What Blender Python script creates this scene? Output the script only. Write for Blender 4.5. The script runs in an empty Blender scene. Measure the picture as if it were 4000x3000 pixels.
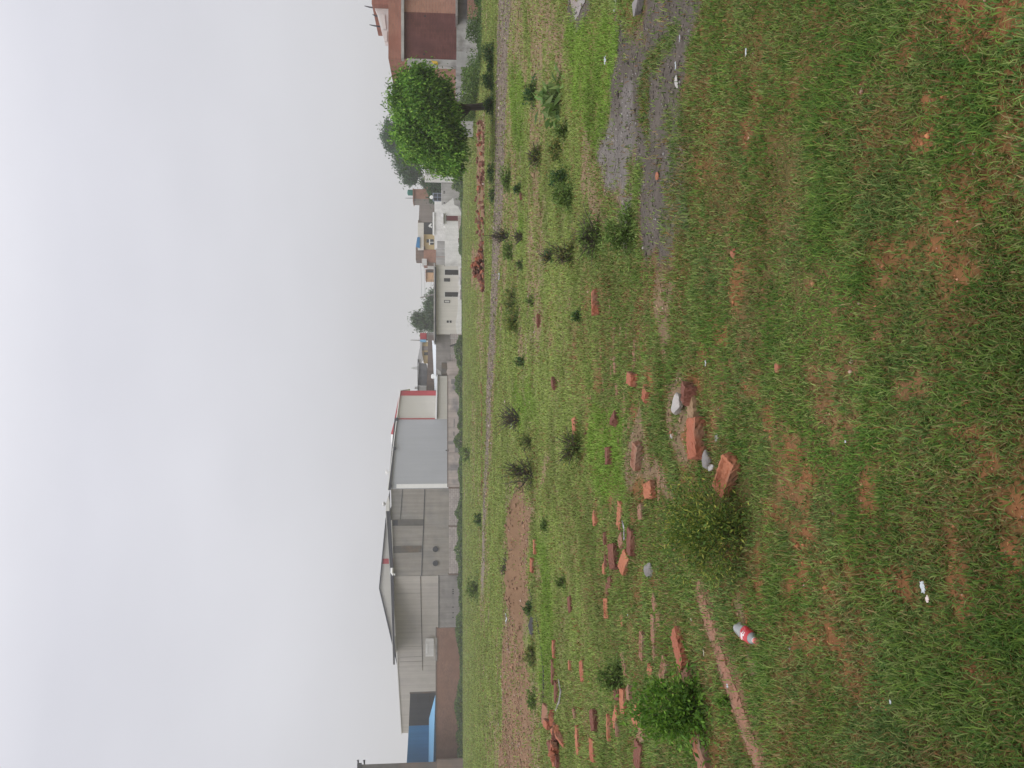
import bpy, bmesh, math, random
import numpy as np
from mathutils import Vector, Matrix, Euler
rng = np.random.default_rng(11)
random.seed(11)
sc = bpy.context.scene
col = sc.collection

# ------------------------------------------------------------------ camera, light, exposure
F, HOR, CH = 3022.0, 1763.0, 1.5          # focal length and horizon of the photograph (its pixels), eye height (m)
TH = math.atan((2000 - HOR) / F)
CT, ST = math.cos(TH), math.sin(TH)
cam_d = bpy.data.cameras.new("camera")
cam = bpy.data.objects.new("camera", cam_d)
col.objects.link(cam)
cam_d.sensor_width = 36.0
cam_d.lens = F / 4000 * 36
cam_d.clip_start, cam_d.clip_end = 0.05, 5000
down, fwd = Vector((0, -ST, -CT)), Vector((0, CT, -ST))      # the phone was held upright, the picture lies on its side
cam.matrix_world = Matrix(((down.x, 1, -fwd.x, 0), (down.y, 0, -fwd.y, 0), (down.z, 0, -fwd.z, CH), (0, 0, 0, 1)))
sc.camera = cam
sc.view_settings.view_transform = 'Standard'
sc.view_settings.look = 'None'
sc.view_settings.exposure = 0.08
sc.view_settings.gamma = 1.0
sc.cycles.max_bounces = 6
sc.cycles.diffuse_bounces = 3
sc.cycles.volume_bounces = 1
sc.cycles.transparent_max_bounces = 8
sc.cycles.use_denoising = True

SUN_EL, SUN_AZ = math.radians(52), math.radians(205)          # soft glow of the sun behind the cloud, behind the viewer's left shoulder
w = bpy.data.worlds.new("World")
sc.world = w
w.use_nodes = True
nt = w.node_tree
nt.nodes.clear()
def N(t, **k):
    n = nt.nodes.new(t)
    for a, b in k.items():
        setattr(n, a, b)
    return n
sky = N('ShaderNodeTexSky', sky_type='NISHITA', sun_disc=False, sun_elevation=SUN_EL, sun_rotation=SUN_AZ)
b1 = N('ShaderNodeBackground'); b1.inputs[1].default_value = 0.08
nt.links.new(sky.outputs[0], b1.inputs[0])
tc = N('ShaderNodeTexCoord')
sep = N('ShaderNodeSeparateXYZ')
nt.links.new(tc.outputs['Generated'], sep.inputs[0])
ramp = N('ShaderNodeValToRGB')
cr = ramp.color_ramp
stops = [(0.0, (.555, .548, .562)), (.08, (.585, .578, .598)), (.20, (.67, .668, .705)), (.42, (.73, .732, .795)), (.60, (.98, .98, 1.04)), (1.0, (2.1, 2.1, 2.15))]
cr.elements[0].position, cr.elements[0].color = stops[0][0], (*stops[0][1], 1)
cr.elements[1].position, cr.elements[1].color = stops[-1][0], (*stops[-1][1], 1)
for p, c in stops[1:-1]:
    e = cr.elements.new(p); e.color = (*c, 1)
nt.links.new(sep.outputs[2], ramp.inputs[0])
mp = N('ShaderNodeMapping'); mp.inputs['Scale'].default_value = (1, 1, 2.2)
nt.links.new(tc.outputs['Generated'], mp.inputs[0])
nz = N('ShaderNodeTexNoise'); nz.inputs['Scale'].default_value = 2.1; nz.inputs['Detail'].default_value = 4; nz.inputs['Roughness'].default_value = .45
nt.links.new(mp.outputs[0], nz.inputs[0])
mr = N('ShaderNodeMapRange'); mr.inputs[1].default_value = .3; mr.inputs[2].default_value = .7; mr.inputs[3].default_value = .925; mr.inputs[4].default_value = 1.05
nt.links.new(nz.outputs[0], mr.inputs[0])
vm = N('ShaderNodeVectorMath', operation='SCALE')
nt.links.new(ramp.outputs[0], vm.inputs[0]); nt.links.new(mr.outputs[0], vm.inputs['Scale'])
b2 = N('ShaderNodeBackground'); b2.inputs[1].default_value = 1.0
nt.links.new(vm.outputs[0], b2.inputs[0])
mx = N('ShaderNodeMixShader'); mx.inputs[0].default_value = .95
nt.links.new(b1.outputs[0], mx.inputs[1]); nt.links.new(b2.outputs[0], mx.inputs[2])
wo = N('ShaderNodeOutputWorld'); nt.links.new(mx.outputs[0], wo.inputs[0])

sd = bpy.data.lights.new("sun", 'SUN'); sd.energy = 1.1; sd.angle = math.radians(50); sd.color = (1, .97, .92)
so = bpy.data.objects.new("sun", sd); col.objects.link(so)
sdir = Vector((math.cos(SUN_EL) * math.sin(SUN_AZ), math.cos(SUN_EL) * math.cos(SUN_AZ), math.sin(SUN_EL)))
so.rotation_euler = sdir.to_track_quat('Z', 'Y').to_euler()
so.location = (0, 0, 30)

# ------------------------------------------------------------------ photograph pixel -> place
def G(x, y, z=0.0):
    """ground point under pixel (x, y) of the 4000x3000 photograph"""
    u, v = (1500 - y) / F, (2000 - x) / F
    d = (u, CT + v * ST, -ST + v * CT)
    t = (z - CH) / d[2]
    return d[0] * t, d[1] * t
def XX(y, Y): return (1500 - y) / F * Y * CT
def ZZ(x, Y):
    v = (2000 - x) / F
    return CH + Y * (-ST + v * CT) / (CT + v * ST)
def PT(x, y, Y): return (XX(y, Y), Y, ZZ(x, Y))

# ------------------------------------------------------------------ noise, terrain
def _h(ix, iy, s):
    n = (ix.astype(np.int64) * 374761393 + iy.astype(np.int64) * 668265263 + s * 1442695041) & 0x7fffffff
    n = ((n ^ (n >> 13)) * 1274126177) & 0x7fffffff
    return ((n ^ (n >> 16)) & 0xffff) / 65535.0
def vnoise(x, y, s):
    ix, iy = np.floor(x), np.floor(y)
    fx, fy = x - ix, y - iy
    fx, fy = fx * fx * (3 - 2 * fx), fy * fy * (3 - 2 * fy)
    a, b, c, d = _h(ix, iy, s), _h(ix + 1, iy, s), _h(ix, iy + 1, s), _h(ix + 1, iy + 1, s)
    return (a * (1 - fx) + b * fx) * (1 - fy) + (c * (1 - fx) + d * fx) * fy
def fbm(x, y, scale, octv=4, s=1, gain=.5):
    x, y = np.asarray(x, float) / scale, np.asarray(y, float) / scale
    r, a, t = 0, 1.0, 0
    for k in range(octv):
        r = r + a * vnoise(x + 17.3 * k, y - 9.1 * k, s + k); t += a; a *= gain; x, y = x * 2.03, y * 2.03
    return r / t
def sst(a, b, x):
    t = np.clip((x - a) / (b - a), 0, 1)
    return t * t * (3 - 2 * t)
def seg_dist(X, Y, pts):
    d = np.full(np.shape(X), 1e9)
    for (ax, ay), (bx, by) in zip(pts[:-1], pts[1:]):
        ex, ey = bx - ax, by - ay
        t = np.clip(((X - ax) * ex + (Y - ay) * ey) / (ex * ex + ey * ey + 1e-12), 0, 1)
        d = np.minimum(d, np.hypot(X - ax - t * ex, Y - ay - t * ey))
    return d
def poly_sdf(X, Y, pts):
    ins = np.zeros(np.shape(X), bool)
    n = len(pts)
    for i in range(n):
        (ax, ay), (bx, by) = pts[i], pts[(i + 1) % n]
        if ay != by:
            c = ((ay > Y) != (by > Y)) & (X < (bx - ax) * (Y - ay) / (by - ay) + ax)
            ins ^= c
    d = seg_dist(X, Y, list(pts) + [pts[0]])
    return np.where(ins, -d, d)
RIDGES = [([(2030, 1990), (2028, 2120), (2030, 2250), (2035, 2350)], .26, .5), ([(1885, 480), (1886, 700), (1888, 930)], .10, .7),
          ([(2045, 2480), (2040, 2700), (2046, 2990)], .07, 1.0), ([(2475, 1790), (2462, 1860), (2470, 1910)], .035, .25),
          ([(2330, 690), (2345, 800), (2365, 900)], .05, .5)]
RIDGES = [([G(*p) for p in pts], h, wd) for pts, h, wd in RIDGES]
def H(X, Y):
    X, Y = np.asarray(X, float), np.asarray(Y, float)
    z = (fbm(X, Y, .55, 3, 5) - .5) * .045 + (fbm(X, Y, 4.5, 2, 9) - .5) * .10 * np.clip(Y / 8, .3, 1)
    z = z * np.clip((140 - Y) / 40, 0, 1)
    for pts, h, wd in RIDGES:
        z = z + h * np.exp(-(seg_dist(X, Y, pts) / wd) ** 2) * (.5 + fbm(X, Y, .5, 3, 77))
    return z
def GP(x, y):
    """ground point with the terrain's height"""
    X, Y = G(x, y)
    for _ in range(3):
        X, Y = G(x, y, float(H(X, Y)))
    return X, Y, float(H(X, Y))

# ------------------------------------------------------------------ what grows where
# (kind, outline in pixels of the photograph, edge noise in metres)
PATCH = [
 ('tan',  [(1966,-60),(1938,300),(1934,700),(1930,1000),(1916,1300),(1903,1700),(1884,2100),(1872,2400),(1880,2500),(1892,2400),(1906,2100),(1925,1700),(1945,1300),(1962,1000),(1974,700),(1986,350),(2008,-60)], .35),
 ('road', [(1952,-60),(1936,350),(1933,700),(1922,1000),(1914,1300),(1902,1650),(1884,2080),(1874,2330),(1885,2330),(1896,2080),(1918,1650),(1936,1300),(1952,1000),(1966,700),(1978,350),(1996,-60)], .38),
 ('tan',  [(2086,15),(2092,120),(2130,240),(2170,310),(2205,270),(2205,120),(2190,15)], .25),
 ('tan',  [(2275,470),(2268,560),(2275,680),(2300,790),(2335,880),(2368,905),(2380,870),(2362,780),(2340,690),(2325,600),(2315,520)], .12),
 ('tan',  [(2180,520),(2205,510),(2225,560),(2200,600)], .1),
 ('gravel_light', [(2385,330),(2372,470),(2366,600),(2372,740),(2385,830),(2440,850),(2455,760),(2465,640),(2490,560),(2500,470),(2505,390),(2470,320)], .20),
 ('gravel_dark', [(2400,180),(2395,330),(2470,330),(2505,400),(2520,470),(2500,560),(2485,650),(2480,760),(2500,830),(2545,900),(2590,905),(2612,800),(2628,690),(2645,600),(2640,480),(2635,380),(2660,300),(2700,200),(2710,90),(2730,-60),(2500,-60),(2520,90),(2515,160)], .18),
 ('gravel_mix', [(2590,420),(2600,600),(2600,900),(2640,960),(2690,900),(2680,650),(2660,430)], .12),
 ('green', [(2530,200),(2505,330),(2508,460),(2528,545),(2543,540),(2540,420),(2545,300),(2580,240),(2620,180),(2650,110),(2640,60),(2610,120)], .06),
 ('green', [(2480,640),(2470,760),(2500,760),(2520,690),(2505,630)], .04),
 ('gravel_dark', [(2220,-60),(2225,70),(2260,90),(2300,20),(2300,-60)], .06),
 ('tan', [(2560,1060),(2545,1180),(2560,1300),(2590,1390),(2600,1360),(2610,1250),(2650,1130),(2640,1090)], .06),
 ('tan', [(2600,1520),(2590,1650),(2620,1740),(2650,1800),(2690,1820),(2680,1700),(2690,1600),(2680,1500),(2650,1440)], .04),
 ('tan', [(2460,1700),(2440,1800),(2435,1920),(2470,1925),(2500,1850),(2540,1880),(2600,1960),(2640,1960),(2600,1860),(2540,1780),(2520,1690),(2500,1570)], .035),
 ('red',  [(2690,1620),(2660,1700),(2690,1790),(2760,1790),(2770,1720),(2740,1640)], .03),
 ('tan',  [(2080,830),(2062,930),(2066,1060),(2072,1180),(2095,1300),(2118,1330),(2130,1240),(2112,1100),(2096,960)], .22),
 ('tan',  [(2028,1280),(2024,1400),(2040,1402),(2044,1290)], .15),
 ('tan',  [(2145,1760),(2110,1840),(2092,1925),(2106,1930),(2128,1860),(2152,1790)], .12),
 ('tan',  [(2075,1890),(2058,1980),(2062,2060),(2085,2010),(2092,1920)], .18),
 ('soil', [(2016,1960),(2008,2060),(2005,2200),(1998,2340),(1984,2460),(1972,2600),(1962,2800),(1950,3060),(2085,3060),(2075,2850),(2062,2650),(2048,2450),(2062,2330),(2055,2180),(2058,2040),(2048,1960)], .55),
 ('tan',  [(2010,2030),(1985,2070),(1950,2180),(1958,2190),(2000,2100)], .15),
 ('soil', [(1864,460),(1862,620),(1862,760),(1868,920),(1892,920),(1897,700),(1897,480)], .5),
 ('soil', [(1842,970),(1842,1115),(1895,1140),(1890,960)], .4),
 ('tan',  [(1860,1120),(1858,1300),(1875,1500),(1895,1440),(1890,1200)], .8),
 ('tan',  [(1842,1500),(1846,1800),(1856,2000),(1862,1800),(1858,1500)], 1.2),
 ('brickline', [(2705,2255),(2722,2330),(2742,2430),(2790,2600),(2840,2760),(2900,2920),(2950,3060),(3010,3060),(2970,2900),(2920,2740),(2860,2580),(2802,2440),(2775,2340),(2740,2270)], .02),
 ('tan',  [(2870,2330),(2865,2400),(2890,2450),(2905,2420),(2895,2340)], .03),
 ('tan',  [(2905,2540),(2915,2640),(2950,2720),(2960,2640),(2935,2560)], .03),
 ('red',  [(2960,1960),(2990,2020),(3070,2050),(3085,1990),(3030,1950)], .04),
 ('red',  [(3080,2010),(3060,2080),(3110,2130),(3180,2140),(3190,2080),(3150,2040)], .04),
 ('red',  [(3090,1960),(3100,2000),(3160,2000),(3170,1950),(3120,1940)], .03),
 ('red',  [(2850,1080),(2840,1150),(2865,1190),(2895,1160),(2905,1090),(2895,1020),(2870,1000)], .03),
 ('red',  [(2775,1310),(2790,1350),(2830,1350),(2830,1290),(2800,1270)], .03),
 ('red',  [(2740,1100),(2735,1150),(2770,1150),(2775,1100)], .03),
 ('red',  [(2890,460),(2885,560),(2930,590),(2955,530),(2945,470)], .03),
 ('red',  [(2920,330),(2915,390),(2955,400),(2970,350),(2950,300)], .03),
 ('red',  [(2980,1560),(2970,1680),(3010,1720),(3030,1650),(3020,1560)], .03),
 ('red',  [(2880,1500),(2900,1560),(2960,1560),(2930,1490)], .03),
 ('red',  [(3070,1740),(3050,1830),(3100,1850),(3120,1780)], .04),
 ('red',  [(3055,1860),(3050,1930),(3090,1950),(3110,1890)], .03),
 ('red',  [(3140,1820),(3120,1900),(3160,1920),(3190,1860)], .03),
 ('red',  [(3365,1800),(3340,1890),(3350,2000),(3400,2010),(3440,1930),(3430,1840)], .03),
 ('red',  [(3610,350),(3590,430),(3640,460),(3700,420),(3690,350)], .02),
 ('red',  [(3560,480),(3540,560),(3620,600),(3680,560),(3660,490)], .02),
 ('red',  [(3560,100),(3510,230),(3560,270),(3600,200),(3640,100)], .03),
 ('red',  [(3660,-60),(3650,60),(3700,180),(3790,210),(3860,140),(4030,130),(4030,-60)], .03),
 ('red',  [(3380,2360),(3330,2400),(3390,2480),(3400,2560),(3370,2640),(3410,2660),(3420,2560),(3410,2420)], .02),
 ('red',  [(3800,2560),(3790,2620),(3860,2700),(3900,2740),(3910,2650),(3860,2570)], .02),
 ('red',  [(3230,2270),(3225,2340),(3270,2380),(3290,2330)], .02),
 ('red',  [(3050,2580),(3040,2650),(3100,2660),(3090,2580)], .02),
 ('red',  [(3930,2860),(3940,2920),(4000,2930),(4000,2860)], .02),
 ('lush', [(2210,60),(2230,250),(2240,420),(2310,560),(2370,560),(2385,430),(2390,300),(2420,180),(2390,60),(2300,90)], .1),
 ('lush', [(2000,260),(1995,420),(2010,560),(2040,560),(2045,400),(2038,280)], .3),
 ('lush', [(2030,820),(2020,900),(2022,980),(2045,960),(2046,850)], .2),
 ('lush', [(2290,1740),(2320,1900),(2380,1960),(2440,1920),(2430,1800),(2440,1640),(2400,1560),(2330,1600)], .1),
 ('lush', [(2075,2080),(2110,2230),(2115,2450),(2105,2700),(2165,2700),(2170,2450),(2150,2230),(2120,2080)], .15),
 ('lush', [(2010,1500),(2005,1620),(2060,1680),(2100,1620),(2080,1500)], .3),
]
PATCH = [(k, [G(*p) for p in pts], nz) for k, pts, nz in PATCH]
SOIL = {'tan': (.215, .140, .092), 'road': (.165, .130, .105), 'gravel_light': (.158, .140, .131), 'gravel_dark': (.100, .083, .074), 'gravel_mix': (.115, .095, .082),
        'soil': (.195, .115, .072), 'red': (.235, .096, .045), 'brickline': (.185, .100, .062)}
def ground_state(X, Y):
    """cover of green (0..1) and the colour of the bare soil"""
    X, Y = np.asarray(X, float), np.asarray(Y, float)
    far = sst(5, 14, Y)
    n1, n2, n3 = fbm(X, Y, .22, 3, 21), fbm(X, Y, 1.7, 3, 31), fbm(X, Y, .11, 2, 41)
    near_v = .66 * n1 + .10 * n2 + .24 * n3
    f1, f2 = fbm(X * .55, Y * .8, 2.2, 4, 51), fbm(X * .7, Y, .55, 3, 61)
    far_v = .65 * f1 + .35 * f2
    v = near_v * (1 - far) + far_v * far
    mid = sst(2.2, 3.2, Y) * (1 - far)
    cov = 1 - (.74 * (1 - (1 - far) * (1 - np.exp(-((X + .45) / 1.15) ** 2)) * .62)) * sst(.582 - .012 * mid - .062 * far, .655 - .012 * mid - .05 * far, v)
    cov = cov * (.80 + .20 * sst(.35, .6, n3))
    c = np.stack([np.full(X.shape, q) for q in (.225, .092, .042)], -1)
    tanm = np.clip(far * .8 + sst(.45, .62, n2) * .3, 0, 1)[..., None]
    c = c * (1 - tanm) + np.array((.185, .140, .085)) * tanm
    lush = np.zeros(X.shape)
    for kind, pts, nz in PATCH:
        px, py = [p[0] for p in pts], [p[1] for p in pts]
        m = 3 * nz + .5
        sel = np.nonzero((X > min(px) - m) & (X < max(px) + m) & (Y > min(py) - m) & (Y < max(py) + m))
        if not len(sel[0]):
            continue
        xs, ys = X[sel], Y[sel]
        d = poly_sdf(xs, ys, pts) + (fbm(xs, ys, nz * 3.0, 4, 71, .6) - .5) * nz * 4.5 - {'gravel_light': .13, 'gravel_dark': .14, 'soil': .3, 'road': .12}.get(kind, 0)
        a = sst(nz * .8, -nz * .8, d)
        if kind == 'green':
            cov[sel] = cov[sel] * (1 - a) + .95 * a
        elif kind == 'lush':
            cov[sel] = np.maximum(cov[sel], a * .97); lush[sel] = np.maximum(lush[sel], a)
        else:
            left = .05 if kind in ('road', 'gravel_light', 'brickline') else .10
            if kind == 'red': left = .30
            if kind == 'brickline': left = .14
            if kind == 'tan': left = .26
            if kind == 'gravel_mix': left = .55
            if kind == 'soil': left = .06
            if kind == 'gravel_dark': left = .08
            cov[sel] = cov[sel] * (1 - a) + left * a
            c[sel] = c[sel] * (1 - a[:, None]) + np.array(SOIL[kind]) * a[:, None]
    gr = np.clip(1 - np.abs(c[..., 0] - c[..., 2]) / .045, 0, 1)[..., None] * (1 - cov)[..., None]
    c = c * (1 + gr * (1.1 * fbm(X, Y, .22, 3, 95) - .55)[..., None])
    mot = (.78 + .44 * fbm(X, Y, .06, 3, 81))[..., None] * (.85 + .3 * fbm(X, Y, .8, 3, 91))[..., None]
    return cov, c * mot, lush

# ------------------------------------------------------------------ mesh and material helpers
def link(name, me, mat=None, parent=None):
    o = bpy.data.objects.new(name, me)
    col.objects.link(o)
    if mat is not None:
        me.materials.append(mat)
    if parent is not None:
        o.parent = parent
    return o
def np_mesh(name, V, faces, cols=None, smooth=False):
    """V (n,3); faces = list of (m,k) index arrays; cols (n,3) point colours"""
    me = bpy.data.meshes.new(name)
    V = np.asarray(V, np.float32)
    me.vertices.add(len(V)); me.vertices.foreach_set('co', V.ravel())
    li = np.concatenate([f.ravel() for f in faces]).astype(np.int32)
    cnt = np.concatenate([np.full(len(f), f.shape[1]) for f in faces]).astype(np.int32)
    st = np.concatenate([[0], np.cumsum(cnt)[:-1]]).astype(np.int32)
    me.loops.add(len(li)); me.loops.foreach_set('vertex_index', li)
    me.polygons.add(len(cnt)); me.polygons.foreach_set('loop_start', st); me.polygons.foreach_set('loop_total', cnt)
    if smooth:
        me.polygons.foreach_set('use_smooth', np.ones(len(cnt), bool))
    me.update(calc_edges=True)
    if cols is not None:
        a = me.color_attributes.new('Col', 'FLOAT_COLOR', 'POINT')
        a.data.foreach_set('color', np.concatenate([cols, np.ones((len(V), 1))], 1).astype(np.float32).ravel())
    return me
class MB:
    def __init__(s, org=(0, 0, 0)):
        s.v, s.f, s.o = [], [], Vector(org)
    def add(s, vs, fs):
        b = len(s.v)
        s.v += [Vector(p) - s.o for p in vs]
        s.f += [[b + i for i in f] for f in fs]
    def hexa(s, p):            # 8 corners: 0-3 one face, 4-7 the opposite one
        s.add(p, [(0, 1, 2, 3), (7, 6, 5, 4), (0, 4, 5, 1), (1, 5, 6, 2), (2, 6, 7, 3), (3, 7, 4, 0)])
    def box(s, x0, x1, y0, y1, z0, z1):
        s.hexa([(x0, y0, z0), (x1, y0, z0), (x1, y0, z1), (x0, y0, z1), (x0, y1, z0), (x1, y1, z0), (x1, y1, z1), (x0, y1, z1)])
    def prism(s, front, dv):
        n = len(front); dv = Vector(dv)
        vs = [Vector(p) for p in front] + [Vector(p) + dv for p in front]
        s.add(vs, [list(range(n)), list(range(2 * n - 1, n - 1, -1))] + [(i, i + n, (i + 1) % n + n, (i + 1) % n) for i in range(n)])
    def rect(s, x0, x1, y0, y1, Y, th=.3):     # upright slab: picture x0..x1 (x1 None = down into the ground), y0..y1, front at depth Y
        z1 = ZZ(x0, Y); z0 = -.25 if x1 is None else ZZ(x1, Y)
        a, b = sorted((XX(y0, Y), XX(y1, Y)))
        s.box(a, b, Y, Y + th, z0, z1)
    def poly(s, pts, Y, th=.3):
        s.prism([PT(x, y, Y) for x, y in pts], (0, th, 0))
    def tube(s, pts, r, n=6):
        pts = [Vector(p) for p in pts]
        rs = r if isinstance(r, (list, tuple)) else [r] * len(pts)
        ring = []
        for i, p in enumerate(pts):
            t = (pts[min(i + 1, len(pts) - 1)] - pts[max(i - 1, 0)]).normalized()
            a = t.orthogonal().normalized() if abs(t.z) > .9 else t.cross(Vector((0, 0, 1))).normalized()
            b = t.cross(a)
            ring.append([p + (a * math.cos(2 * math.pi * k / n) + b * math.sin(2 * math.pi * k / n)) * rs[i] for k in range(n)])
        fs = [(i * n + k, i * n + (k + 1) % n, (i + 1) * n + (k + 1) % n, (i + 1) * n + k) for i in range(len(pts) - 1) for k in range(n)]
        fs += [list(range(n - 1, -1, -1)), [(len(pts) - 1) * n + k for k in range(n)]]
        s.add([q for r_ in ring for q in r_], fs)
    def lathe(s, prof, c, n=16):
        vs = [(c[0] + r * math.cos(2 * math.pi * k / n), c[1] + r * math.sin(2 * math.pi * k / n), c[2] + z) for r, z in prof for k in range(n)]
        m = len(prof)
        fs = [(i * n + k, i * n + (k + 1) % n, (i + 1) * n + (k + 1) % n, (i + 1) * n + k) for i in range(m - 1) for k in range(n)]
        fs += [list(range(n - 1, -1, -1)), [(m - 1) * n + k for k in range(n)]]
        s.add(vs, fs)
    def build(s, name, mat, parent=None, bevel=0):
        me = bpy.data.meshes.new(name)
        me.from_pydata([tuple(p) for p in s.v], [], s.f)
        bm = bmesh.new(); bm.from_mesh(me)
        bmesh.ops.recalc_face_normals(bm, faces=bm.faces)
        if bevel:
            bmesh.ops.bevel(bm, geom=bm.edges[:], offset=bevel, segments=2, affect='EDGES', profile=.6)
        bm.to_mesh(me); bm.free()
        return link(name, me, mat, parent)
def tag(o, label=None, cat=None, group=None, kind=None):
    for k, v in (('label', label), ('category', cat), ('group', group), ('kind', kind)):
        if v: o[k] = v
    return o
def thing(name, label, cat, loc=(0, 0, 0), group=None):
    o = bpy.data.objects.new(name, None); col.objects.link(o)
    o.location = loc; o.empty_display_size = .2
    return tag(o, label, cat, group, 'thing')

MATS = {}
def mat(name, c, rough=.85, var=.12, scale=3.0, c2=None, bump=0, bscale=40, metal=0, spec=.3, stretch=(1, 1, 1), corr=None, brick=None, streak=0, stain=None):
    """procedural surface: base colour broken by noise, optional second colour in patches, ribs, masonry, run-down streaks"""
    if name in MATS: return MATS[name]
    m = bpy.data.materials.new(name); m.use_nodes = True
    t = m.node_tree; t.nodes.clear()
    def n(k, **kw):
        q = t.nodes.new(k)
        for a, b in kw.items(): setattr(q, a, b)
        return q
    out = n('ShaderNodeOutputMaterial'); p = n('ShaderNodeBsdfPrincipled')
    t.links.new(p.outputs[0], out.inputs[0])
    p.inputs['Roughness'].default_value = rough; p.inputs['Metallic'].default_value = metal
    p.inputs['Specular IOR Level'].default_value = spec
    tcn = n('ShaderNodeTexCoord'); mpn = n('ShaderNodeMapping'); mpn.inputs['Scale'].default_value = stretch
    t.links.new(tcn.outputs['Object'], mpn.inputs[0])
    vec = mpn.outputs[0]
    no = n('ShaderNodeTexNoise'); no.inputs['Scale'].default_value = scale; no.inputs['Detail'].default_value = 6; no.inputs['Roughness'].default_value = .6
    t.links.new(vec, no.inputs[0])
    if brick:
        bt = n('ShaderNodeTexBrick')
        bt.inputs['Color1'].default_value = (*c, 1); bt.inputs['Color2'].default_value = (*[q * .72 for q in c], 1)
        bt.inputs['Mortar'].default_value = (*brick[3], 1)
        bt.inputs['Scale'].default_value = 1; bt.inputs['Brick Width'].default_value = brick[0]; bt.inputs['Row Height'].default_value = brick[1]
        bt.inputs['Mortar Size'].default_value = brick[2]; bt.inputs['Bias'].default_value = -.2
        sx = n('ShaderNodeSeparateXYZ'); cx = n('ShaderNodeCombineXYZ'); ad = n('ShaderNodeMath', operation='ADD')
        t.links.new(tcn.outputs['Object'], sx.inputs[0])
        t.links.new(sx.outputs[0], ad.inputs[0]); t.links.new(sx.outputs[1], ad.inputs[1])
        t.links.new(ad.outputs[0], cx.inputs[0]); t.links.new(sx.outputs[2], cx.inputs[1])
        t.links.new(cx.outputs[0], bt.inputs[0])
        base = bt.outputs[0]
    else:
        rgb = n('ShaderNodeRGB'); rgb.outputs[0].default_value = (*c, 1); base = rgb.outputs[0]
    if c2:
        n2 = n('ShaderNodeTexNoise'); n2.inputs['Scale'].default_value = stain[0] if stain else scale * .4; n2.inputs['Detail'].default_value = 5
        t.links.new(vec, n2.inputs[0])
        r2 = n('ShaderNodeMapRange'); r2.inputs[1].default_value = stain[1] if stain else .48; r2.inputs[2].default_value = (stain[1] if stain else .48) + .14
        t.links.new(n2.outputs[0], r2.inputs[0])
        mm = n('ShaderNodeMix', data_type='RGBA'); t.links.new(r2.outputs[0], mm.inputs[0]); t.links.new(base, mm.inputs[6]); mm.inputs[7].default_value = (*c2, 1)
        base = mm.outputs[2]
    if streak:
        ms = n('ShaderNodeMapping'); ms.inputs['Scale'].default_value = (3.5, 3.5, .12); t.links.new(tcn.outputs['Object'], ms.inputs[0])
        ns = n('ShaderNodeTexNoise'); ns.inputs['Scale'].default_value = .9; ns.inputs['Detail'].default_value = 4; t.links.new(ms.outputs[0], ns.inputs[0])
        rs = n('ShaderNodeMapRange'); rs.inputs[1].default_value = .35; rs.inputs[2].default_value = .7; rs.inputs[3].default_value = 1; rs.inputs[4].default_value = 1 - streak
        t.links.new(ns.outputs[0], rs.inputs[0])
        vs = n('ShaderNodeVectorMath', operation='SCALE'); t.links.new(base, vs.inputs[0]); t.links.new(rs.outputs[0], vs.inputs['Scale']); base = vs.outputs[0]
    rv = n('ShaderNodeMapRange'); rv.inputs[1].default_value = .25; rv.inputs[2].default_value = .75; rv.inputs[3].default_value = 1 - var; rv.inputs[4].default_value = 1 + var
    t.links.new(no.outputs[0], rv.inputs[0])
    vv = n('ShaderNodeVectorMath', operation='SCALE'); t.links.new(base, vv.inputs[0]); t.links.new(rv.outputs[0], vv.inputs['Scale'])
    t.links.new(vv.outputs[0], p.inputs['Base Color'])
    hsrc = None
    if corr:
        wv = n('ShaderNodeTexWave', bands_direction=corr[0]); wv.inputs['Scale'].default_value = corr[1]; t.links.new(tcn.outputs['Object'], wv.inputs[0])
        hsrc = wv.outputs['Fac']; st_ = corr[2]
    elif bump:
        nb = n('ShaderNodeTexNoise'); nb.inputs['Scale'].default_value = bscale; nb.inputs['Detail'].default_value = 5; t.links.new(vec, nb.inputs[0])
        hsrc = nb.outputs[0]; st_ = bump
    if hsrc is not None:
        bu = n('ShaderNodeBump'); bu.inputs['Strength'].default_value = .8; bu.inputs['Distance'].default_value = st_
        t.links.new(hsrc, bu.inputs['Height']); t.links.new(bu.outputs[0], p.inputs['Normal'])
    MATS[name] = m
    return m
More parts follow.
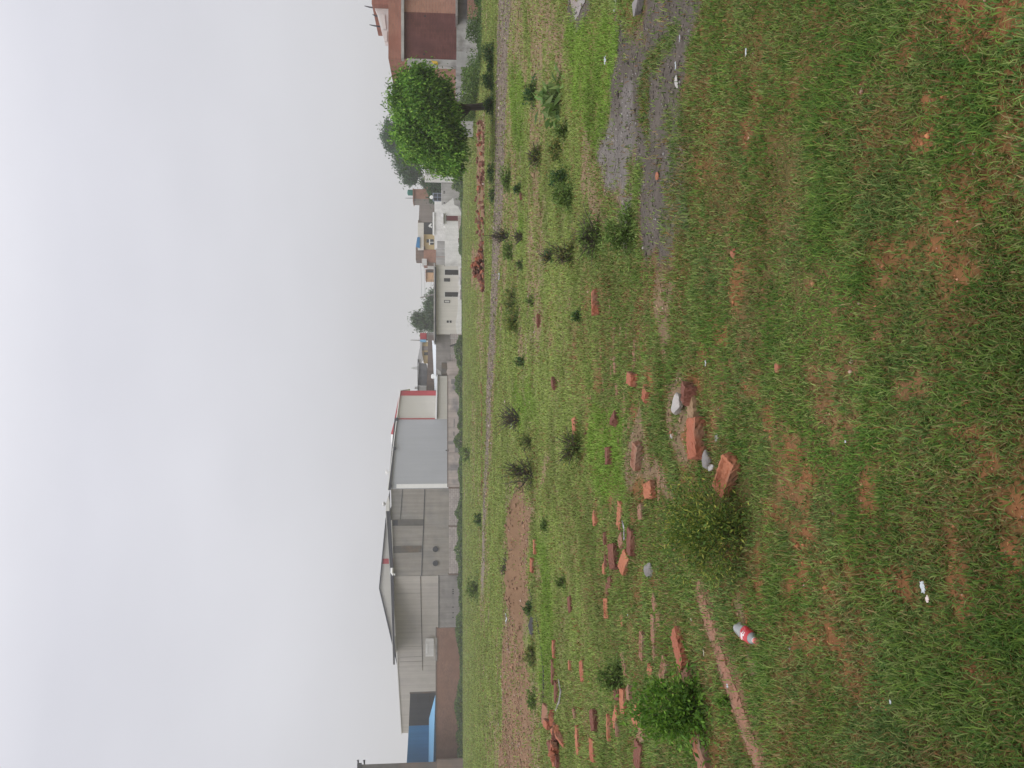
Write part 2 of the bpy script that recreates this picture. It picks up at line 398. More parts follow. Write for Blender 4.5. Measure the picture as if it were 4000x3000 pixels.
def attr_mat(name, rough=.8, trans=0.0, bump=0, bscale=60, grain=.0, spec=.2):
    """colour from the mesh's own 'Col' attribute (leaf, blade or soil colours)"""
    if name in MATS: return MATS[name]
    m = bpy.data.materials.new(name); m.use_nodes = True
    t = m.node_tree; t.nodes.clear()
    out = t.nodes.new('ShaderNodeOutputMaterial'); p = t.nodes.new('ShaderNodeBsdfPrincipled')
    a = t.nodes.new('ShaderNodeAttribute'); a.attribute_name = 'Col'
    p.inputs['Roughness'].default_value = rough; p.inputs['Specular IOR Level'].default_value = spec
    c = a.outputs['Color']
    if grain:
        tcn = t.nodes.new('ShaderNodeTexCoord'); no = t.nodes.new('ShaderNodeTexNoise'); no.inputs['Scale'].default_value = bscale; no.inputs['Detail'].default_value = 5; no.inputs['Roughness'].default_value = .7
        t.links.new(tcn.outputs['Object'], no.inputs[0])
        r = t.nodes.new('ShaderNodeMapRange'); r.inputs[1].default_value = .3; r.inputs[2].default_value = .7; r.inputs[3].default_value = 1 - grain; r.inputs[4].default_value = 1 + grain
        t.links.new(no.outputs[0], r.inputs[0])
        vv = t.nodes.new('ShaderNodeVectorMath'); vv.operation = 'SCALE'; t.links.new(c, vv.inputs[0]); t.links.new(r.outputs[0], vv.inputs['Scale']); c = vv.outputs[0]
        if bump:
            bu = t.nodes.new('ShaderNodeBump'); bu.inputs['Strength'].default_value = .7; bu.inputs['Distance'].default_value = bump
            t.links.new(no.outputs[0], bu.inputs['Height']); t.links.new(bu.outputs[0], p.inputs['Normal'])
    t.links.new(c, p.inputs['Base Color'])
    if trans:
        tr = t.nodes.new('ShaderNodeBsdfTranslucent'); mxs = t.nodes.new('ShaderNodeMixShader'); mxs.inputs[0].default_value = trans
        t.links.new(c, tr.inputs[0]); t.links.new(p.outputs[0], mxs.inputs[1]); t.links.new(tr.outputs[0], mxs.inputs[2]); t.links.new(mxs.outputs[0], out.inputs[0])
    else:
        t.links.new(p.outputs[0], out.inputs[0])
    MATS[name] = m
    return m
M_SOIL = attr_mat('soil', .95, bump=.012, bscale=70, grain=.22, spec=.1)
M_GRASS = attr_mat('grass_blade', .75, trans=.30, spec=.12)
M_LEAF = attr_mat('leaf', .6, trans=.36, spec=.2)

# ------------------------------------------------------------------ the ground: one sheet out to the horizon
def axis(lo, hi, first, grow, cap):
    out, x, s = [0.0], 0.0, first
    while x < hi:
        x += s; s = min(s * grow, cap) if x > lo else s
        out.append(x)
    return np.array(out)
ya = axis(5.0, 1150, .028, 1.022, 60) + 1.3
ya = np.concatenate([np.array([-40, -20, -8, -3, -1, 0, .6, 1.0]), ya])
xp = axis(2.6, 700, .03, 1.03, 60)
xa = np.concatenate([-xp[:0:-1], xp])
gx, gy = np.meshgrid(xa, ya)
gz = H(gx, gy)
cov, soilc, lush = ground_state(gx, gy)
litter = np.array((.060, .072, .022)) * (1 - lush[..., None]) + np.array((.060, .100, .018)) * lush[..., None]  # dark thatch; its near tone also paints in the shade between blades
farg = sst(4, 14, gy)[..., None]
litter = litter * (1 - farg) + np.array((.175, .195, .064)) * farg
litter = litter * (.75 + .5 * fbm(gx, gy, .25, 3, 14))[..., None] * (.85 + .3 * fbm(gx, gy, 3.1, 3, 15))[..., None]
k = (cov * .72)[..., None]
gc = soilc * (1 - k) + litter * k
nx, ny = len(xa), len(ya)
ii = (np.arange(ny - 1)[:, None] * nx + np.arange(nx - 1)[None]).ravel()
quads = np.stack([ii, ii + 1, ii + nx + 1, ii + nx], 1)
gm = np_mesh('ground', np.stack([gx, gy, gz], -1).reshape(-1, 3), [quads], gc.reshape(-1, 3), smooth=True)
tag(link('ground', gm, M_SOIL), kind='structure')

# ------------------------------------------------------------------ grass: single blades in tufts, denser and finer close by
def blades(base, dirn, length, width, bend, cols, az):
    """bent two-segment blades -> verts (n,5,3), quad and tri indices"""
    n = len(base)
    side = np.stack([-np.sin(az), np.cos(az), np.zeros(n)], 1)
    out_ = np.stack([np.cos(az), np.sin(az), np.zeros(n)], 1)
    up = np.array((0, 0, 1.0))
    mid = base + (up * np.cos(dirn)[:, None] + out_ * np.sin(dirn)[:, None]) * (length * .55)[:, None]
    d2 = np.clip(dirn + bend, 0, 2.2)
    tip = mid + (up * np.cos(d2)[:, None] + out_ * np.sin(d2)[:, None]) * (length * .45)[:, None]
    s = side * (width * .5)[:, None]
    V = np.stack([base - s, base + s, mid + s * .8, mid - s * .8, tip], 1)
    b = np.arange(n)[:, None] * 5
    return V.reshape(-1, 3), b + np.array([[0, 1, 2, 3]]), b + np.array([[3, 2, 4]]), np.repeat(cols, 5, 0)
GREENS = np.array([(.092, .165, .026), (.072, .145, .026), (.130, .200, .038), (.060, .115, .024), (.180, .225, .070), (.080, .140, .040), (.115, .205, .028)])
DRY = np.array([(.20, .135, .05), (.24, .17, .08), (.21, .10, .04), (.26, .21, .10), (.17, .15, .05)])
def grass_field(n_tuft, y0, y1, side=False):
    a, b = y0 ** .30, y1 ** .30
    Y = (a + rng.random(n_tuft) * (b - a)) ** (1 / .30)
    X = (rng.random(n_tuft) * 2 - 1) * (.60 * Y + .35)
    if side: X = rng.choice((-1, 1), n_tuft) * (.60 * Y + .35 + rng.random(n_tuft) * 1.2)
    cov, _, lu = ground_state(X, Y)
    keep = rng.random(n_tuft) < cov
    X, Y, cov, lu = X[keep], Y[keep], cov[keep], lu[keep]
    n, kb = len(X), 5
    sp = .010 + .0035 * Y
    X5 = np.repeat(X, kb) + rng.normal(0, 1, n * kb) * np.repeat(sp, kb)
    Y5 = np.repeat(Y, kb) + rng.normal(0, 1, n * kb) * np.repeat(sp, kb)
    Z5 = H(X5, Y5) - .003
    hgt = .35 + 1.35 * fbm(X5, Y5, .34, 3, 101)
    L = (.037 + .0010 * np.minimum(Y5, 45)) * hgt * rng.uniform(.55, 1.35, n * kb)
    W = np.maximum(.0042, .0012 * Y5) * rng.uniform(.7, 1.3, n * kb)
    lean = np.abs(rng.normal(.65, .38, n * kb)); bend = rng.normal(.55, .4, n * kb)
    az = rng.random(n * kb) * 2 * math.pi
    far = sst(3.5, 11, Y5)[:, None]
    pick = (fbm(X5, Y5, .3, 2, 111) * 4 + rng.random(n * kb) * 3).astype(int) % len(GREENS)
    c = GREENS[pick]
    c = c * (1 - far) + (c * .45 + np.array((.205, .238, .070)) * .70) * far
    lu5 = np.repeat(lu, kb)[:, None]
    c = c * (1 - lu5 * .65) + np.array((.135, .235, .030)) * lu5 * .65
    dryp = np.clip(.045 + .31 * sst(.5, .68, fbm(X5, Y5, .42, 3, 121)) + .18 * (1 - np.repeat(cov, kb)), 0, .8) * (1 - .8 * lu5[:, 0])
    isd = rng.random(n * kb) < dryp * (1 - .35 * far[:, 0])
    c[isd] = DRY[rng.integers(0, len(DRY), isd.sum())] * (.75 + .25 * rng.random((isd.sum(), 1)))
    c = c * rng.uniform(.72, 1.3, (n * kb, 1)) * (.72 + .84 * fbm(X5, Y5, .75, 3, 131))[:, None]
    return blades(np.stack([X5, Y5, Z5], 1), lean, L, W, bend, c, az)
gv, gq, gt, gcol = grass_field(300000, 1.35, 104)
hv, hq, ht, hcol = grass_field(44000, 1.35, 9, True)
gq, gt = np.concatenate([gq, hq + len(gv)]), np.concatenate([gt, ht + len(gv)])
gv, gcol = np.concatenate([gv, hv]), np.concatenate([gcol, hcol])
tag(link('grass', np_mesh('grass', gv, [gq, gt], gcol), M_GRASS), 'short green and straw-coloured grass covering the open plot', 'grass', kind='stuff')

# ------------------------------------------------------------------ materials of the buildings
BRK = (.235, .085, .006)
m_brick_far = mat('old_brick', (.265, .150, .108), var=.2, scale=.8, c2=(.215, .12, .088), brick=(.25, .09, .012, (.20, .12, .10)), bump=.01)
m_brick_orange = mat('orange_brick', (.37, .185, .13), var=.2, scale=1.2, brick=(.25, .085, .010, (.30, .20, .16)), bump=.01)
m_brick_red = mat('red_brick_wall', (.34, .150, .108), var=.22, scale=1.0, c2=(.28, .12, .088), brick=(.25, .085, .010, (.25, .15, .12)))
m_maroon = mat('maroon_wall', (.165, .062, .055), var=.25, scale=1.1, c2=(.125, .052, .05), brick=(.26, .09, .014, (.11, .055, .05)), streak=.15)
m_white = mat('limewash', (.66, .65, .64), var=.08, scale=.9, c2=(.50, .49, .48), stain=(.35, .60), streak=.16, bump=.03, bscale=6)
m_rough_white = mat('rough_render', (.74, .73, .72), var=.10, scale=2.5, c2=(.56, .55, .54), stain=(.5, .60), streak=.12, bump=.06, bscale=5)
m_house = mat('house_render', (.64, .61, .56), var=.05, scale=.7, streak=.10, c2=(.55, .52, .49), stain=(.3, .58), bump=.01)
m_concrete = mat('bare_concrete', (.27, .25, .24), var=.16, scale=1.2, c2=(.20, .185, .18), stain=(.5, .5), streak=.2, bump=.02, bscale=9)
m_concrete_pale = mat('pale_concrete', (.42, .41, .40), var=.14, scale=1.5, c2=(.30, .29, .285), stain=(.6, .5), streak=.2, bump=.02, bscale=9)
m_plaster = mat('stained_plaster', (.47, .40, .37), var=.14, scale=1.0, c2=(.27, .25, .25), stain=(.55, .52), streak=.25, bump=.03, bscale=6)
m_block = mat('block_masonry', (.44, .39, .37), var=.14, scale=1.0, brick=(.62, .26, .025, (.26, .21, .20)), bump=.01)
m_bluegrey = mat('bluegrey_sheet', (.40, .415, .445), rough=.5, var=.035, scale=.4, corr=('X', 2.2, .02), streak=.05)
m_cream = mat('cream_sheet', (.50, .485, .44), rough=.5, var=.03, scale=.4, corr=('X', 2.6, .02), streak=.04)
m_oldsheet = mat('weathered_sheet', (.305, .282, .255), rough=.8, var=.14, scale=.7, c2=(.26, .25, .235), corr=('X', 1.6, .03), streak=.18)
m_palesheet = mat('pale_sheet', (.47, .44, .405), rough=.7, var=.08, scale=.6, c2=(.43, .40, .375), corr=('X', 1.6, .03), streak=.16)
m_recess = mat('dark_cladding', (.115, .108, .10), rough=.8, var=.2, scale=1.4, c2=(.15, .115, .085), streak=.3)
m_red_trim = mat('red_trim', (.36, .045, .055), rough=.45, var=.05)
m_white_trim = mat('white_trim', (.78, .78, .77), rough=.5, var=.04)
m_dark_trim = mat('dark_trim', (.040, .042, .055), rough=.6, var=.15)
m_roof_grey = mat('grey_roof', (.46, .46, .47), rough=.5, var=.06, corr=('X', 1.6, .03))
m_blue = mat('blue_sheet', (.035, .195, .42), rough=.45, var=.06, scale=.8, streak=.12)
m_lightblue = mat('light_blue_sheet', (.20, .44, .68), rough=.4, var=.07, scale=.6)
m_char = mat('charcoal_panel', (.040, .042, .050), rough=.6, var=.2, scale=.8, streak=.2)
m_tower = mat('dark_old_concrete', (.105, .098, .095), var=.2, scale=.9, c2=(.14, .11, .095), streak=.2)
m_black = mat('black_paint', (.028, .026, .028), rough=.5, var=.15)
m_glassd = mat('dark_glass', (.055, .058, .062), rough=.2, var=.2, spec=.5)
m_frame = mat('pale_frame', (.60, .59, .57), rough=.5, var=.05)
m_maroon_door = mat('maroon_door', (.135, .032, .038), rough=.5, var=.1)
m_bluegate = mat('grey_blue_steel', (.24, .28, .36), rough=.5, var=.1)
m_green_tank = mat('green_tank', (.020, .155, .125), rough=.45, var=.06)
m_white_tank = mat('white_tank', (.74, .74, .72), rough=.4, var=.06)
m_brownwall = mat('brown_wall', (.175, .135, .12), var=.14, scale=.8, c2=(.21, .15, .12), streak=.2)
m_taupe = mat('taupe_wall', (.26, .225, .205), var=.1, scale=.6, c2=(.22, .205, .20), streak=.15)
m_yellow = mat('yellow_paint', (.55, .42, .22), var=.08, scale=.8)
m_peach = mat('peach_paint', (.56, .36, .22), var=.06, scale=.8)
m_slate = mat('dark_tarp', (.12, .12, .13), var=.18, scale=.9, c2=(.16, .16, .165), bump=.1, bscale=2)
m_steel = mat('galvanised_steel', (.42, .43, .44), rough=.4, metal=.5, var=.1)
m_wood = mat('weathered_wood', (.16, .125, .10), var=.25, scale=3, stretch=(1, 1, .15))
m_sheet_lt = mat('light_roof_sheet', (.56, .60, .64), rough=.45, var=.08, corr=('X', 1.2, .04))
m_yellow_cloth = mat('yellow_cloth', (.62, .42, .06), var=.1)

def part(t, name, mat_, fn, bevel=0, label=None):
    """fn(mesh builder) fills the part; the part is parented to the thing t (or to another part)"""
    root = t
    while root.parent: root = root.parent
    mb = MB(root.location); fn(mb)
    o = mb.build(name, mat_, t, bevel)
    if label: o['label'] = label
    return o
def at(y0, y1, Y): return (XX((y0 + y1) / 2, Y), Y, 0)

# ------------------------------------------------------------------ the line of walls on the left (about 104 m away)
YF = 104.0
t = thing('boundary_wall', 'long dark red brick boundary wall in front of the blue sheet-metal shed', 'wall', at(2450, 2985, YF))
part(t, 'wall', m_brick_far, lambda m: m.rect(1705, None, 2452, 2990, YF, .3))
part(t, 'coping', m_brownwall, lambda m: m.rect(1701.5, 1705.4, 2452, 2990, YF - .06, .42))
part(t, 'patch', m_concrete, lambda m: m.rect(1700.5, 1708, 2490, 2580, YF - .1, .03), label='grey mortar left on the top course')
t = thing('boundary_wall', 'bare grey concrete boundary wall with small holes, left of the pale block wall', 'wall', at(2247, 2450, YF))
part(t, 'wall', m_concrete, lambda m: m.rect(1714.5, None, 2248, 2451, YF + .02, .3))
part(t, 'coping', m_dark_trim, lambda m: m.rect(1712.5, 1715, 2248, 2451, YF - .04, .4))
for yy in (2311, 2319, 2372, 2394, 2412, 2303):
    part(t, 'weep_hole', m_black, lambda m: m.rect(1767, 1772.5, yy - 2, yy + 2, YF - .01, .2))
t = thing('block_wall', 'low wall of pale concrete blocks below the weathered dark shed', 'wall', at(1907, 2247, YF))
part(t, 'wall', m_block, lambda m: m.rect(1754, None, 1909, 2246, YF + .04, .28))
for yy in (2056, 1906, 2244):
    part(t, 'pillar', m_brownwall, lambda m: m.rect(1751.5, None, yy - 3, yy + 3, YF - .04, .42))
t = thing('boundary_wall', 'low stained pinkish plaster wall below the blue-grey warehouse', 'wall', at(1465, 1906, YF))
part(t, 'wall', m_plaster, lambda m: m.rect(1749, None, 1466, 1903, YF + .06, .28))
part(t, 'coping', m_brownwall, lambda m: m.rect(1747, 1749.4, 1466, 1903, YF + .02, .36))
for y0, y1, x0, x1 in ((1722, 1736, 1751, 1772), (1636, 1668, 1772, 1777), (1686, 1702, 1770, 1776), (1740, 1775, 1776, 1797), (1480, 1500, 1762, 1790)):
    part(t, 'patch', m_concrete, lambda m: m.rect(x0, x1, y0, y1, YF + .045, .03))
part(t, 'pier', m_plaster, lambda m: m.rect(1750, None, 1768, 1775, YF - .06, .14))
def lamp_(m):
    m.rect(1741, 1745, 1757, 1762, YF + .1, .16); m.rect(1744.5, 1757, 1758.6, 1760.4, YF + .16, .06); m.rect(1750, 1752, 1755, 1764, YF + .05, .1)
tag(part(thing('wall_lamp', 'small black lamp on the coping of the stained plaster wall', 'lamp', at(1757, 1762, YF)), 'lamp_body', m_black, lamp_))
t = thing('boundary_wall', 'dark grey plastered wall recessed between the white house and cream shed', 'wall', at(1305, 1466, YF + 6))
part(t, 'wall', m_concrete, lambda m: m.rect(1703, None, 1300, 1470, YF + 6, .3))
part(t, 'panel', m_recess, lambda m: m.rect(1725, 1746, 1416, 1467, YF + 5.9, .09), label='square dark panel')
part(t, 'smear', m_concrete_pale, lambda m: m.poly([(1706, 1440), (1712, 1465), (1724, 1466), (1723, 1452)], YF + 5.93, .05))
t = thing('block_wall', 'knee-high wall of grey blocks with a thin rail in the recess beside the white house', 'wall', at(1305, 1420, YF + 1))
part(t, 'wall', m_block, lambda m: m.rect(1760, None, 1304, 1413, YF + 1, .25))
part(t, 'rail', m_concrete, lambda m: m.rect(1757.5, 1760.3, 1304, 1413, YF + .96, .33))
for yy in (1321, 1382):
    part(t, 'post', m_concrete_pale, lambda m: m.rect(1758, None, yy - 1.5, yy + 1.5, YF + .93, .07))
part(t, 'hole', m_black, lambda m: m.rect(1782, 1791, 1389, 1401, YF + .97, .03))
t = thing('boundary_wall', 'rough pinkish plaster wall with broken top right of the cream shed', 'wall', at(1413, 1470, YF + 1))
part(t, 'wall', m_plaster, lambda m: m.poly([(1745, 1412), (1748, 1440), (1744, 1452), (1749, 1470), (1812, 1470), (1812, 1412)], YF + .5, .3))
def plough(m):
    a, b, c = PT(1757, 1352, YF), PT(1804, 1337, YF - .4), PT(1802, 1350, YF - .2)
    m.tube([a, b], [.09, .16]); m.tube([PT(1772, 1353, YF), c], .10); m.tube([b, c], .09); m.tube([PT(1786, 1346, YF), PT(1803, 1330, YF - .9)], .08); m.tube([PT(1764, 1351, YF), PT(1768, 1357, YF)], .06)
part(thing('wooden_plough', 'black timber frame propped against the knee-high block wall', 'farm tool', at(1337, 1353, YF)), 'frame', m_black, plough)

# ------------------------------------------------------------------ metal sheds behind them
YS = 113.0
t = thing('metal_warehouse', 'big blue-grey sheet-metal warehouse with red trim and a cream end bay', 'building', at(1470, 1907, YS))
part(t, 'wall', m_bluegrey, lambda m: m.poly([(1550, 1634), (1525, 1907), (1820, 1907), (1820, 1634)], YS, .3))
part(t, 'end_bay', m_cream, lambda m: m.poly([(1566, 1527), (1551, 1633.6), (1820, 1633.6), (1820, 1527)], YS - .02, .3))
part(t, 'annex', m_cream, lambda m: m.rect(1709, None, 1469, 1637, YS - 3.4, 3.2))
part(t, 'annex_roof', m_white_trim, lambda m: m.poly([(1706, 1463), (1699, 1636), (1707, 1637), (1709.5, 1465)], YS - 3.6, 3.6))
part(t, 'annex_gutter', m_dark_trim, lambda m: m.poly([(1709.2, 1465), (1706, 1638), (1708, 1638), (1711, 1465)], YS - 3.72, .1))
part(t, 'corner_band', m_red_trim, lambda m: m.poly([(1566, 1526), (1563, 1545), (1703, 1545), (1703, 1526)], YS - .10, .07))
part(t, 'downpipe', m_red_trim, lambda m: m.rect(1553, 1702, 1633.5, 1637.5, YS - .12, .1))
part(t, 'verge', m_red_trim, lambda m: m.poly([(1563, 1525), (1541, 1634), (1546, 1636), (1569, 1526)], YS - .14, .12))
part(t, 'eave', m_dark_trim, lambda m: m.poly([(1541, 1634), (1515, 1912), (1526, 1912), (1551, 1636)], YS - .28, .25))
part(t, 'roof', m_white_trim, lambda m: m.prism([PT(1561.5, 1524, YS - .35), PT(1513, 1912, YS - .35), PT(1516, 1912, YS - .35), PT(1564.5, 1524, YS - .35)], (0, 26, 0)))
part(t, 'ridge_gable', m_red_trim, lambda m: m.poly([(1543, 1636), (1526.5, 1694), (1536, 1696), (1546, 1640)], YS + 9, .2))
part(t, 'ridge_roof', m_white_trim, lambda m: m.poly([(1527, 1695.5), (1527.5, 1724), (1537, 1760), (1537, 1696)], YS + 9.1, .2))
part(t, 'edge_flashing', m_white_trim, lambda m: m.rect(1548, None, 1889, 1905, YS - .06, .05))
for x, y in ((1541, 1751), (1524, 1896), (1549, 1637)):
    br = part(t, 'floodlight', m_dark_trim, lambda m: (m.rect(x - 5, x + 6, y - 6, y + 6, YS - .5, .2), m.rect(x + 2, x + 7, y - 1.5, y + 1.5, YS - .32, .3)))
def vent(m, x, y, Y):
    c = (XX(y, Y), Y, ZZ(x + 11, Y)); m.lathe([(.16, 0), (.16, .14), (.30, .18), (.36, .34), (.28, .48), (.12, .54)], c, 12)
for x, y in ((1509, 1842), (1496.5, 1965)):
    part(t, 'roof_ventilator', m_frame, lambda m: vent(m, x, y, YS + 1.5))
    
t = thing('old_shed', 'weathered brownish-grey sheet-metal shed with two darker upright strips', 'building', at(1907, 2245, YS))
part(t, 'wall', m_oldsheet, lambda m: m.poly([(1527, 1908.5), (1538, 2246), (1820, 2246), (1820, 1908.5)], YS + .05, .3))
for pts in ([(1658, 1910), (1654, 2027), (1645, 2247), (1647.5, 2247), (1656.5, 2027), (1660.5, 1910)], [(1571, 1910), (1563, 2026), (1565, 2026), (1573, 1910)]):
    part(t, 'sheet_lap', m_dark_trim, lambda m: m.poly(pts, YS - .02, .06))
s1 = part(t, 'strip', m_recess, lambda m: m.poly([(1533, 2027), (1533, 2051), (1653, 2052), (1654, 2027)], YS - .05, .08))
part(s1, 'opening', m_char, lambda m: m.rect(1535, 1554, 2029, 2049, YS - .07, .05))
part(t, 'strip', m_recess, lambda m: m.poly([(1536, 2130), (1537, 2157), (1646, 2155), (1646, 2130)], YS - .05, .08))
for y in (2144, 2199):
    part(t, 'exhaust_hole', m_char, lambda m: m.tube([(XX(y, YS), YS - .14, ZZ(1701, YS)), (XX(y, YS), YS + .1, ZZ(1701, YS))], .40, 14))
part(t, 'eave', m_dark_trim, lambda m: m.poly([(1506.5, 1992), (1514, 2080), (1525, 2247), (1536, 2590), (1542, 2590), (1538, 2247), (1529, 2080), (1524, 1992), (1522, 1912), (1518, 1935)], YS - .45, .35))
part(t, 'flashing', m_frame, lambda m: m.poly([(1517, 1934), (1507, 1965), (1506.5, 1993), (1521, 1993), (1522, 1960), (1519, 1940)], YS - .52, .06))
part(t, 'roof', m_roof_grey, lambda m: m.prism([PT(1506, 1992, YS - .5), PT(1523, 2247, YS - .5), PT(1535, 2590, YS - .5), PT(1537, 2590, YS - .5), PT(1525.5, 2247, YS - .5), PT(1508.5, 1992, YS - .5)], (0, 7.5, .4)))
def pipe(m): m.tube([PT(1531, 2214, YS - .6), PT(1531, 2232, YS - .6), PT(1536, 2240, YS - .6), PT(1543, 2240, YS - .6)], .20, 8)
part(t, 'drain_pipe', m_white_trim, pipe)
t = thing('gabled_shed', 'cream gabled shed with a red stripe showing above the eaves of the weathered shed', 'building', at(2035, 2590, YS + 9))
part(t, 'gable_wall', m_cream, lambda m: m.poly([(1508, 2030), (1483, 2291), (1555, 2600), (1560, 2600), (1560, 2030)], YS + 9, .3))
part(t, 'stripe', m_red_trim, lambda m: m.poly([(1494.5, 2178), (1492.5, 2198), (1540, 2198), (1540, 2178)], YS + 8.93, .06))
part(t, 'roof', m_dark_trim, lambda m: (m.prism([PT(1506, 2020, YS + 8.7), PT(1480, 2292, YS + 8.7), PT(1484, 2292, YS + 8.7), PT(1510, 2020, YS + 8.7)], (0, 20, 0)), m.prism([PT(1480, 2292.3, YS + 8.7), PT(1553, 2602, YS + 8.7), PT(1558, 2602, YS + 8.7), PT(1484, 2292.3, YS + 8.7)], (0, 20, 0))))
part(t, 'ridge_lamp', m_frame, lambda m: m.rect(1481, 1486, 2236, 2241, YS + 8.6, .2))
def skew(m, pts, th=.3): m.prism(pts, (0, th, 0))
t = thing('long_shed', 'long pale sheet-metal shed with a line of laps halfway up, behind the concrete wall', 'building', at(2247, 2858, YS))
A, B, C = YS, YS + 6, YS + 10
part(t, 'wall', m_palesheet, lambda m: (skew(m, [PT(1533, 2247.5, A), PT(1552, 2596, B), PT(1830, 2596, B), PT(1830, 2247.5, A)]), skew(m, [PT(1552, 2596.5, B), PT(1568, 2857, C), PT(1830, 2857, C), PT(1830, 2596.5, B)])))
part(t, 'sheet_lap', m_recess, lambda m: (skew(m, [PT(1641, 2248, A - .08), PT(1649, 2596, B - .08), PT(1651.5, 2596, B - .08), PT(1643.5, 2248, A - .08)], .1), skew(m, [PT(1649, 2597, B - .08), PT(1655, 2702, B + 2), PT(1657, 2702, B + 2), PT(1651.5, 2597, B - .08)], .1)))
for y in (2315, 2361, 2383, 2405, 2430, 2450, 2488, 2521, 2562, 2580):
    d = A + (B - A) * (y - 2247) / 349
    part(t, 'seam', m_oldsheet, lambda m: m.rect(1546 + (y - 2247) * .05, 1640 + (y - 2247) * .023, y - .9 - (1 if y == 2488 else 0), y + .9, d - .06, .08))
part(t, 'eave', m_frame, lambda m: (skew(m, [PT(1542, 2480, A + 3), PT(1551, 2597, B - .1), PT(1554, 2597, B - .1), PT(1546, 2480, A + 3)], .1), skew(m, [PT(1551, 2597.5, B - .1), PT(1567, 2862, C - .1), PT(1569.5, 2862, C - .1), PT(1554, 2597.5, B - .1)], .1)))
s = part(t, 'faded_sign', m_white, lambda m: m.rect(1662, 1694, 2492, 2562, B - 2.6, .1))
part(s, 'sign_bar', m_white_trim, lambda m: m.rect(1665, 1670, 2512, 2550, B - 2.66, .05))
def vine(m): pass
t = thing('sheet_metal_shed', 'blue and charcoal sheet-metal shed with a light blue lean-to roof behind the brick wall', 'building', at(2703, 2975, 108))
part(t, 'blue_panel', m_blue, lambda m: m.poly([(1597, 2830), (1588, 2985), (1810, 2985), (1810, 2830)], 108, .3))
dk = part(t, 'charcoal_panel', m_char, lambda m: m.poly([(1602, 2702), (1597, 2829.5), (1810, 2829.5), (1810, 2702)], 107.97, .3))
for x in (1632, 1678):
    part(dk, 'rail', m_black, lambda m: m.rect(x - 2, x + 2, 2703, 2740, 107.9, .07))
part(dk, 'post', m_recess, lambda m: m.rect(1600, None, 2700, 2705, 107.88, .15))
part(t, 'lean_to_roof', m_lightblue, lambda m: m.prism([PT(1700, 2714, 106.4), PT(1676, 2804, 107.9), PT(1674, 2985, 107.9), PT(1692, 2985, 106.4)], (0, .02, -.06)))
part(t, 'lean_to_wall', m_blue, lambda m: m.poly([(1700.5, 2800), (1692.5, 2985), (1760, 2985), (1760, 2800)], 106.6, .1))
t = thing('concrete_building', 'tall dark concrete building at the left end of the brick wall', 'building', at(2968, 3100, 98))
part(t, 'wall', m_tower, lambda m: m.prism([(XX(2973, 98), 98, -.25), (XX(3160, 98), 98, -.25), (XX(3160, 98), 98, ZZ(1398, 98)), (XX(2973, 98), 98, ZZ(1398, 98))], (-6, 9, 0)))
part(t, 'parapet', m_char, lambda m: m.rect(1395, 1412, 2971, 3160, 97.9, .3))
part(t, 'plinth', m_brownwall, lambda m: m.rect(1707, None, 2967, 3160, 97.8, .3))
for x, y0 in ((1399.5, 2956), (1423.5, 2957)):
    part(t, 'spout', m_dark_trim, lambda m: m.tube([PT(x, 2973, 98.4), PT(x - .5, y0 + 5, 98.4), PT(x - 1, y0, 98.4)], [.09, .11, .15], 8))

# ------------------------------------------------------------------ white house and walls on the right
YH = 108.0
t = thing('white_house', 'single-storey off-white house with a flat roof, two dark doors and two small windows', 'house', at(1040, 1305, YH))
part(t, 'wall', m_house, lambda m: m.rect(1702, None, 1040, 1304.5, YH, 7))
part(t, 'roof', m_concrete_pale, lambda m: m.rect(1694, 1698.5, 1028, 1338, YH - .7, 8))
part(t, 'eave', m_dark_trim, lambda m: m.rect(1698.5, 1703.5, 1042, 1337, YH - .6, .58))
part(t, 'side_return', m_house, lambda m: m.poly([(1703, 1040), (1702, 1034), (1712, 1034), (1735, 1036), (1735, 1040)], YH + .1, 3))
part(t, 'plinth', m_rough_white, lambda m: m.poly([(1790, 1040), (1793, 1080), (1789, 1110), (1794, 1120), (1788, 1160), (1790, 1185), (1786, 1230), (1780, 1262), (1785, 1304), (1815, 1304), (1815, 1040)], YH - .05, .1))
part(t, 'threshold', m_plaster, lambda m: (m.rect(1798, None, 1046, 1110, YH - .7, .7), m.rect(1797, None, 1130, 1168, YH - .6, .6)))
for y0, y1 in ((1053, 1074.5), (1140, 1160)):
    d = part(t, 'door', m_black, lambda m: m.rect(1738, 1790, y0 + 1, y1 - 1, YH - .04, .06))
    part(d, 'door_frame', m_frame, lambda m: (m.rect(1734.5, 1737.5, y0 - 1.5, y1 + 1.5, YH - .07, .09), m.rect(1737.5, None, y1 - .6, y1 + 1.5, YH - .07, .09), m.rect(1737.5, None, y0 - 1.5, y0 + .6, YH - .07, .09)))
    part(d, 'handle', m_steel, lambda m: m.rect(1766, 1768, y1 - 3.4, y1 - 2, YH - .1, .06))
for y0, y1, mt, fm in ((1087, 1100, m_glassd, m_black), (1172.5, 1183, m_frame, m_black)):
    f = part(t, 'window', fm, lambda m: (m.rect(1734.5, 1737.2, y0, y1, YH - .06, .09), m.rect(1755.4, 1758, y0, y1, YH - .06, .09), m.rect(1737.2, 1755.4, y0, y0 + 2, YH - .06, .09), m.rect(1737.2, 1755.4, y1 - 2, y1, YH - .06, .09)))
    part(f, 'pane', mt, lambda m: m.rect(1737.2, 1755.4, y0 + 2, y1 - 2, YH - .03, .05))
for x0, x1 in ((1745, 1753.5), (1756, 1764)):
    part(t, 'vent_opening', m_black, lambda m: m.rect(x0, x1, 1252, 1261, YH - .02, .04))
part(t, 'vent_slab', m_white_trim, lambda m: m.rect(1753.5, 1756, 1252, 1261, YH - .05, .06))
t = thing('compound_wall', 'long rough whitewashed compound wall with a maroon door', 'wall', at(715, 1040, YH + .5))
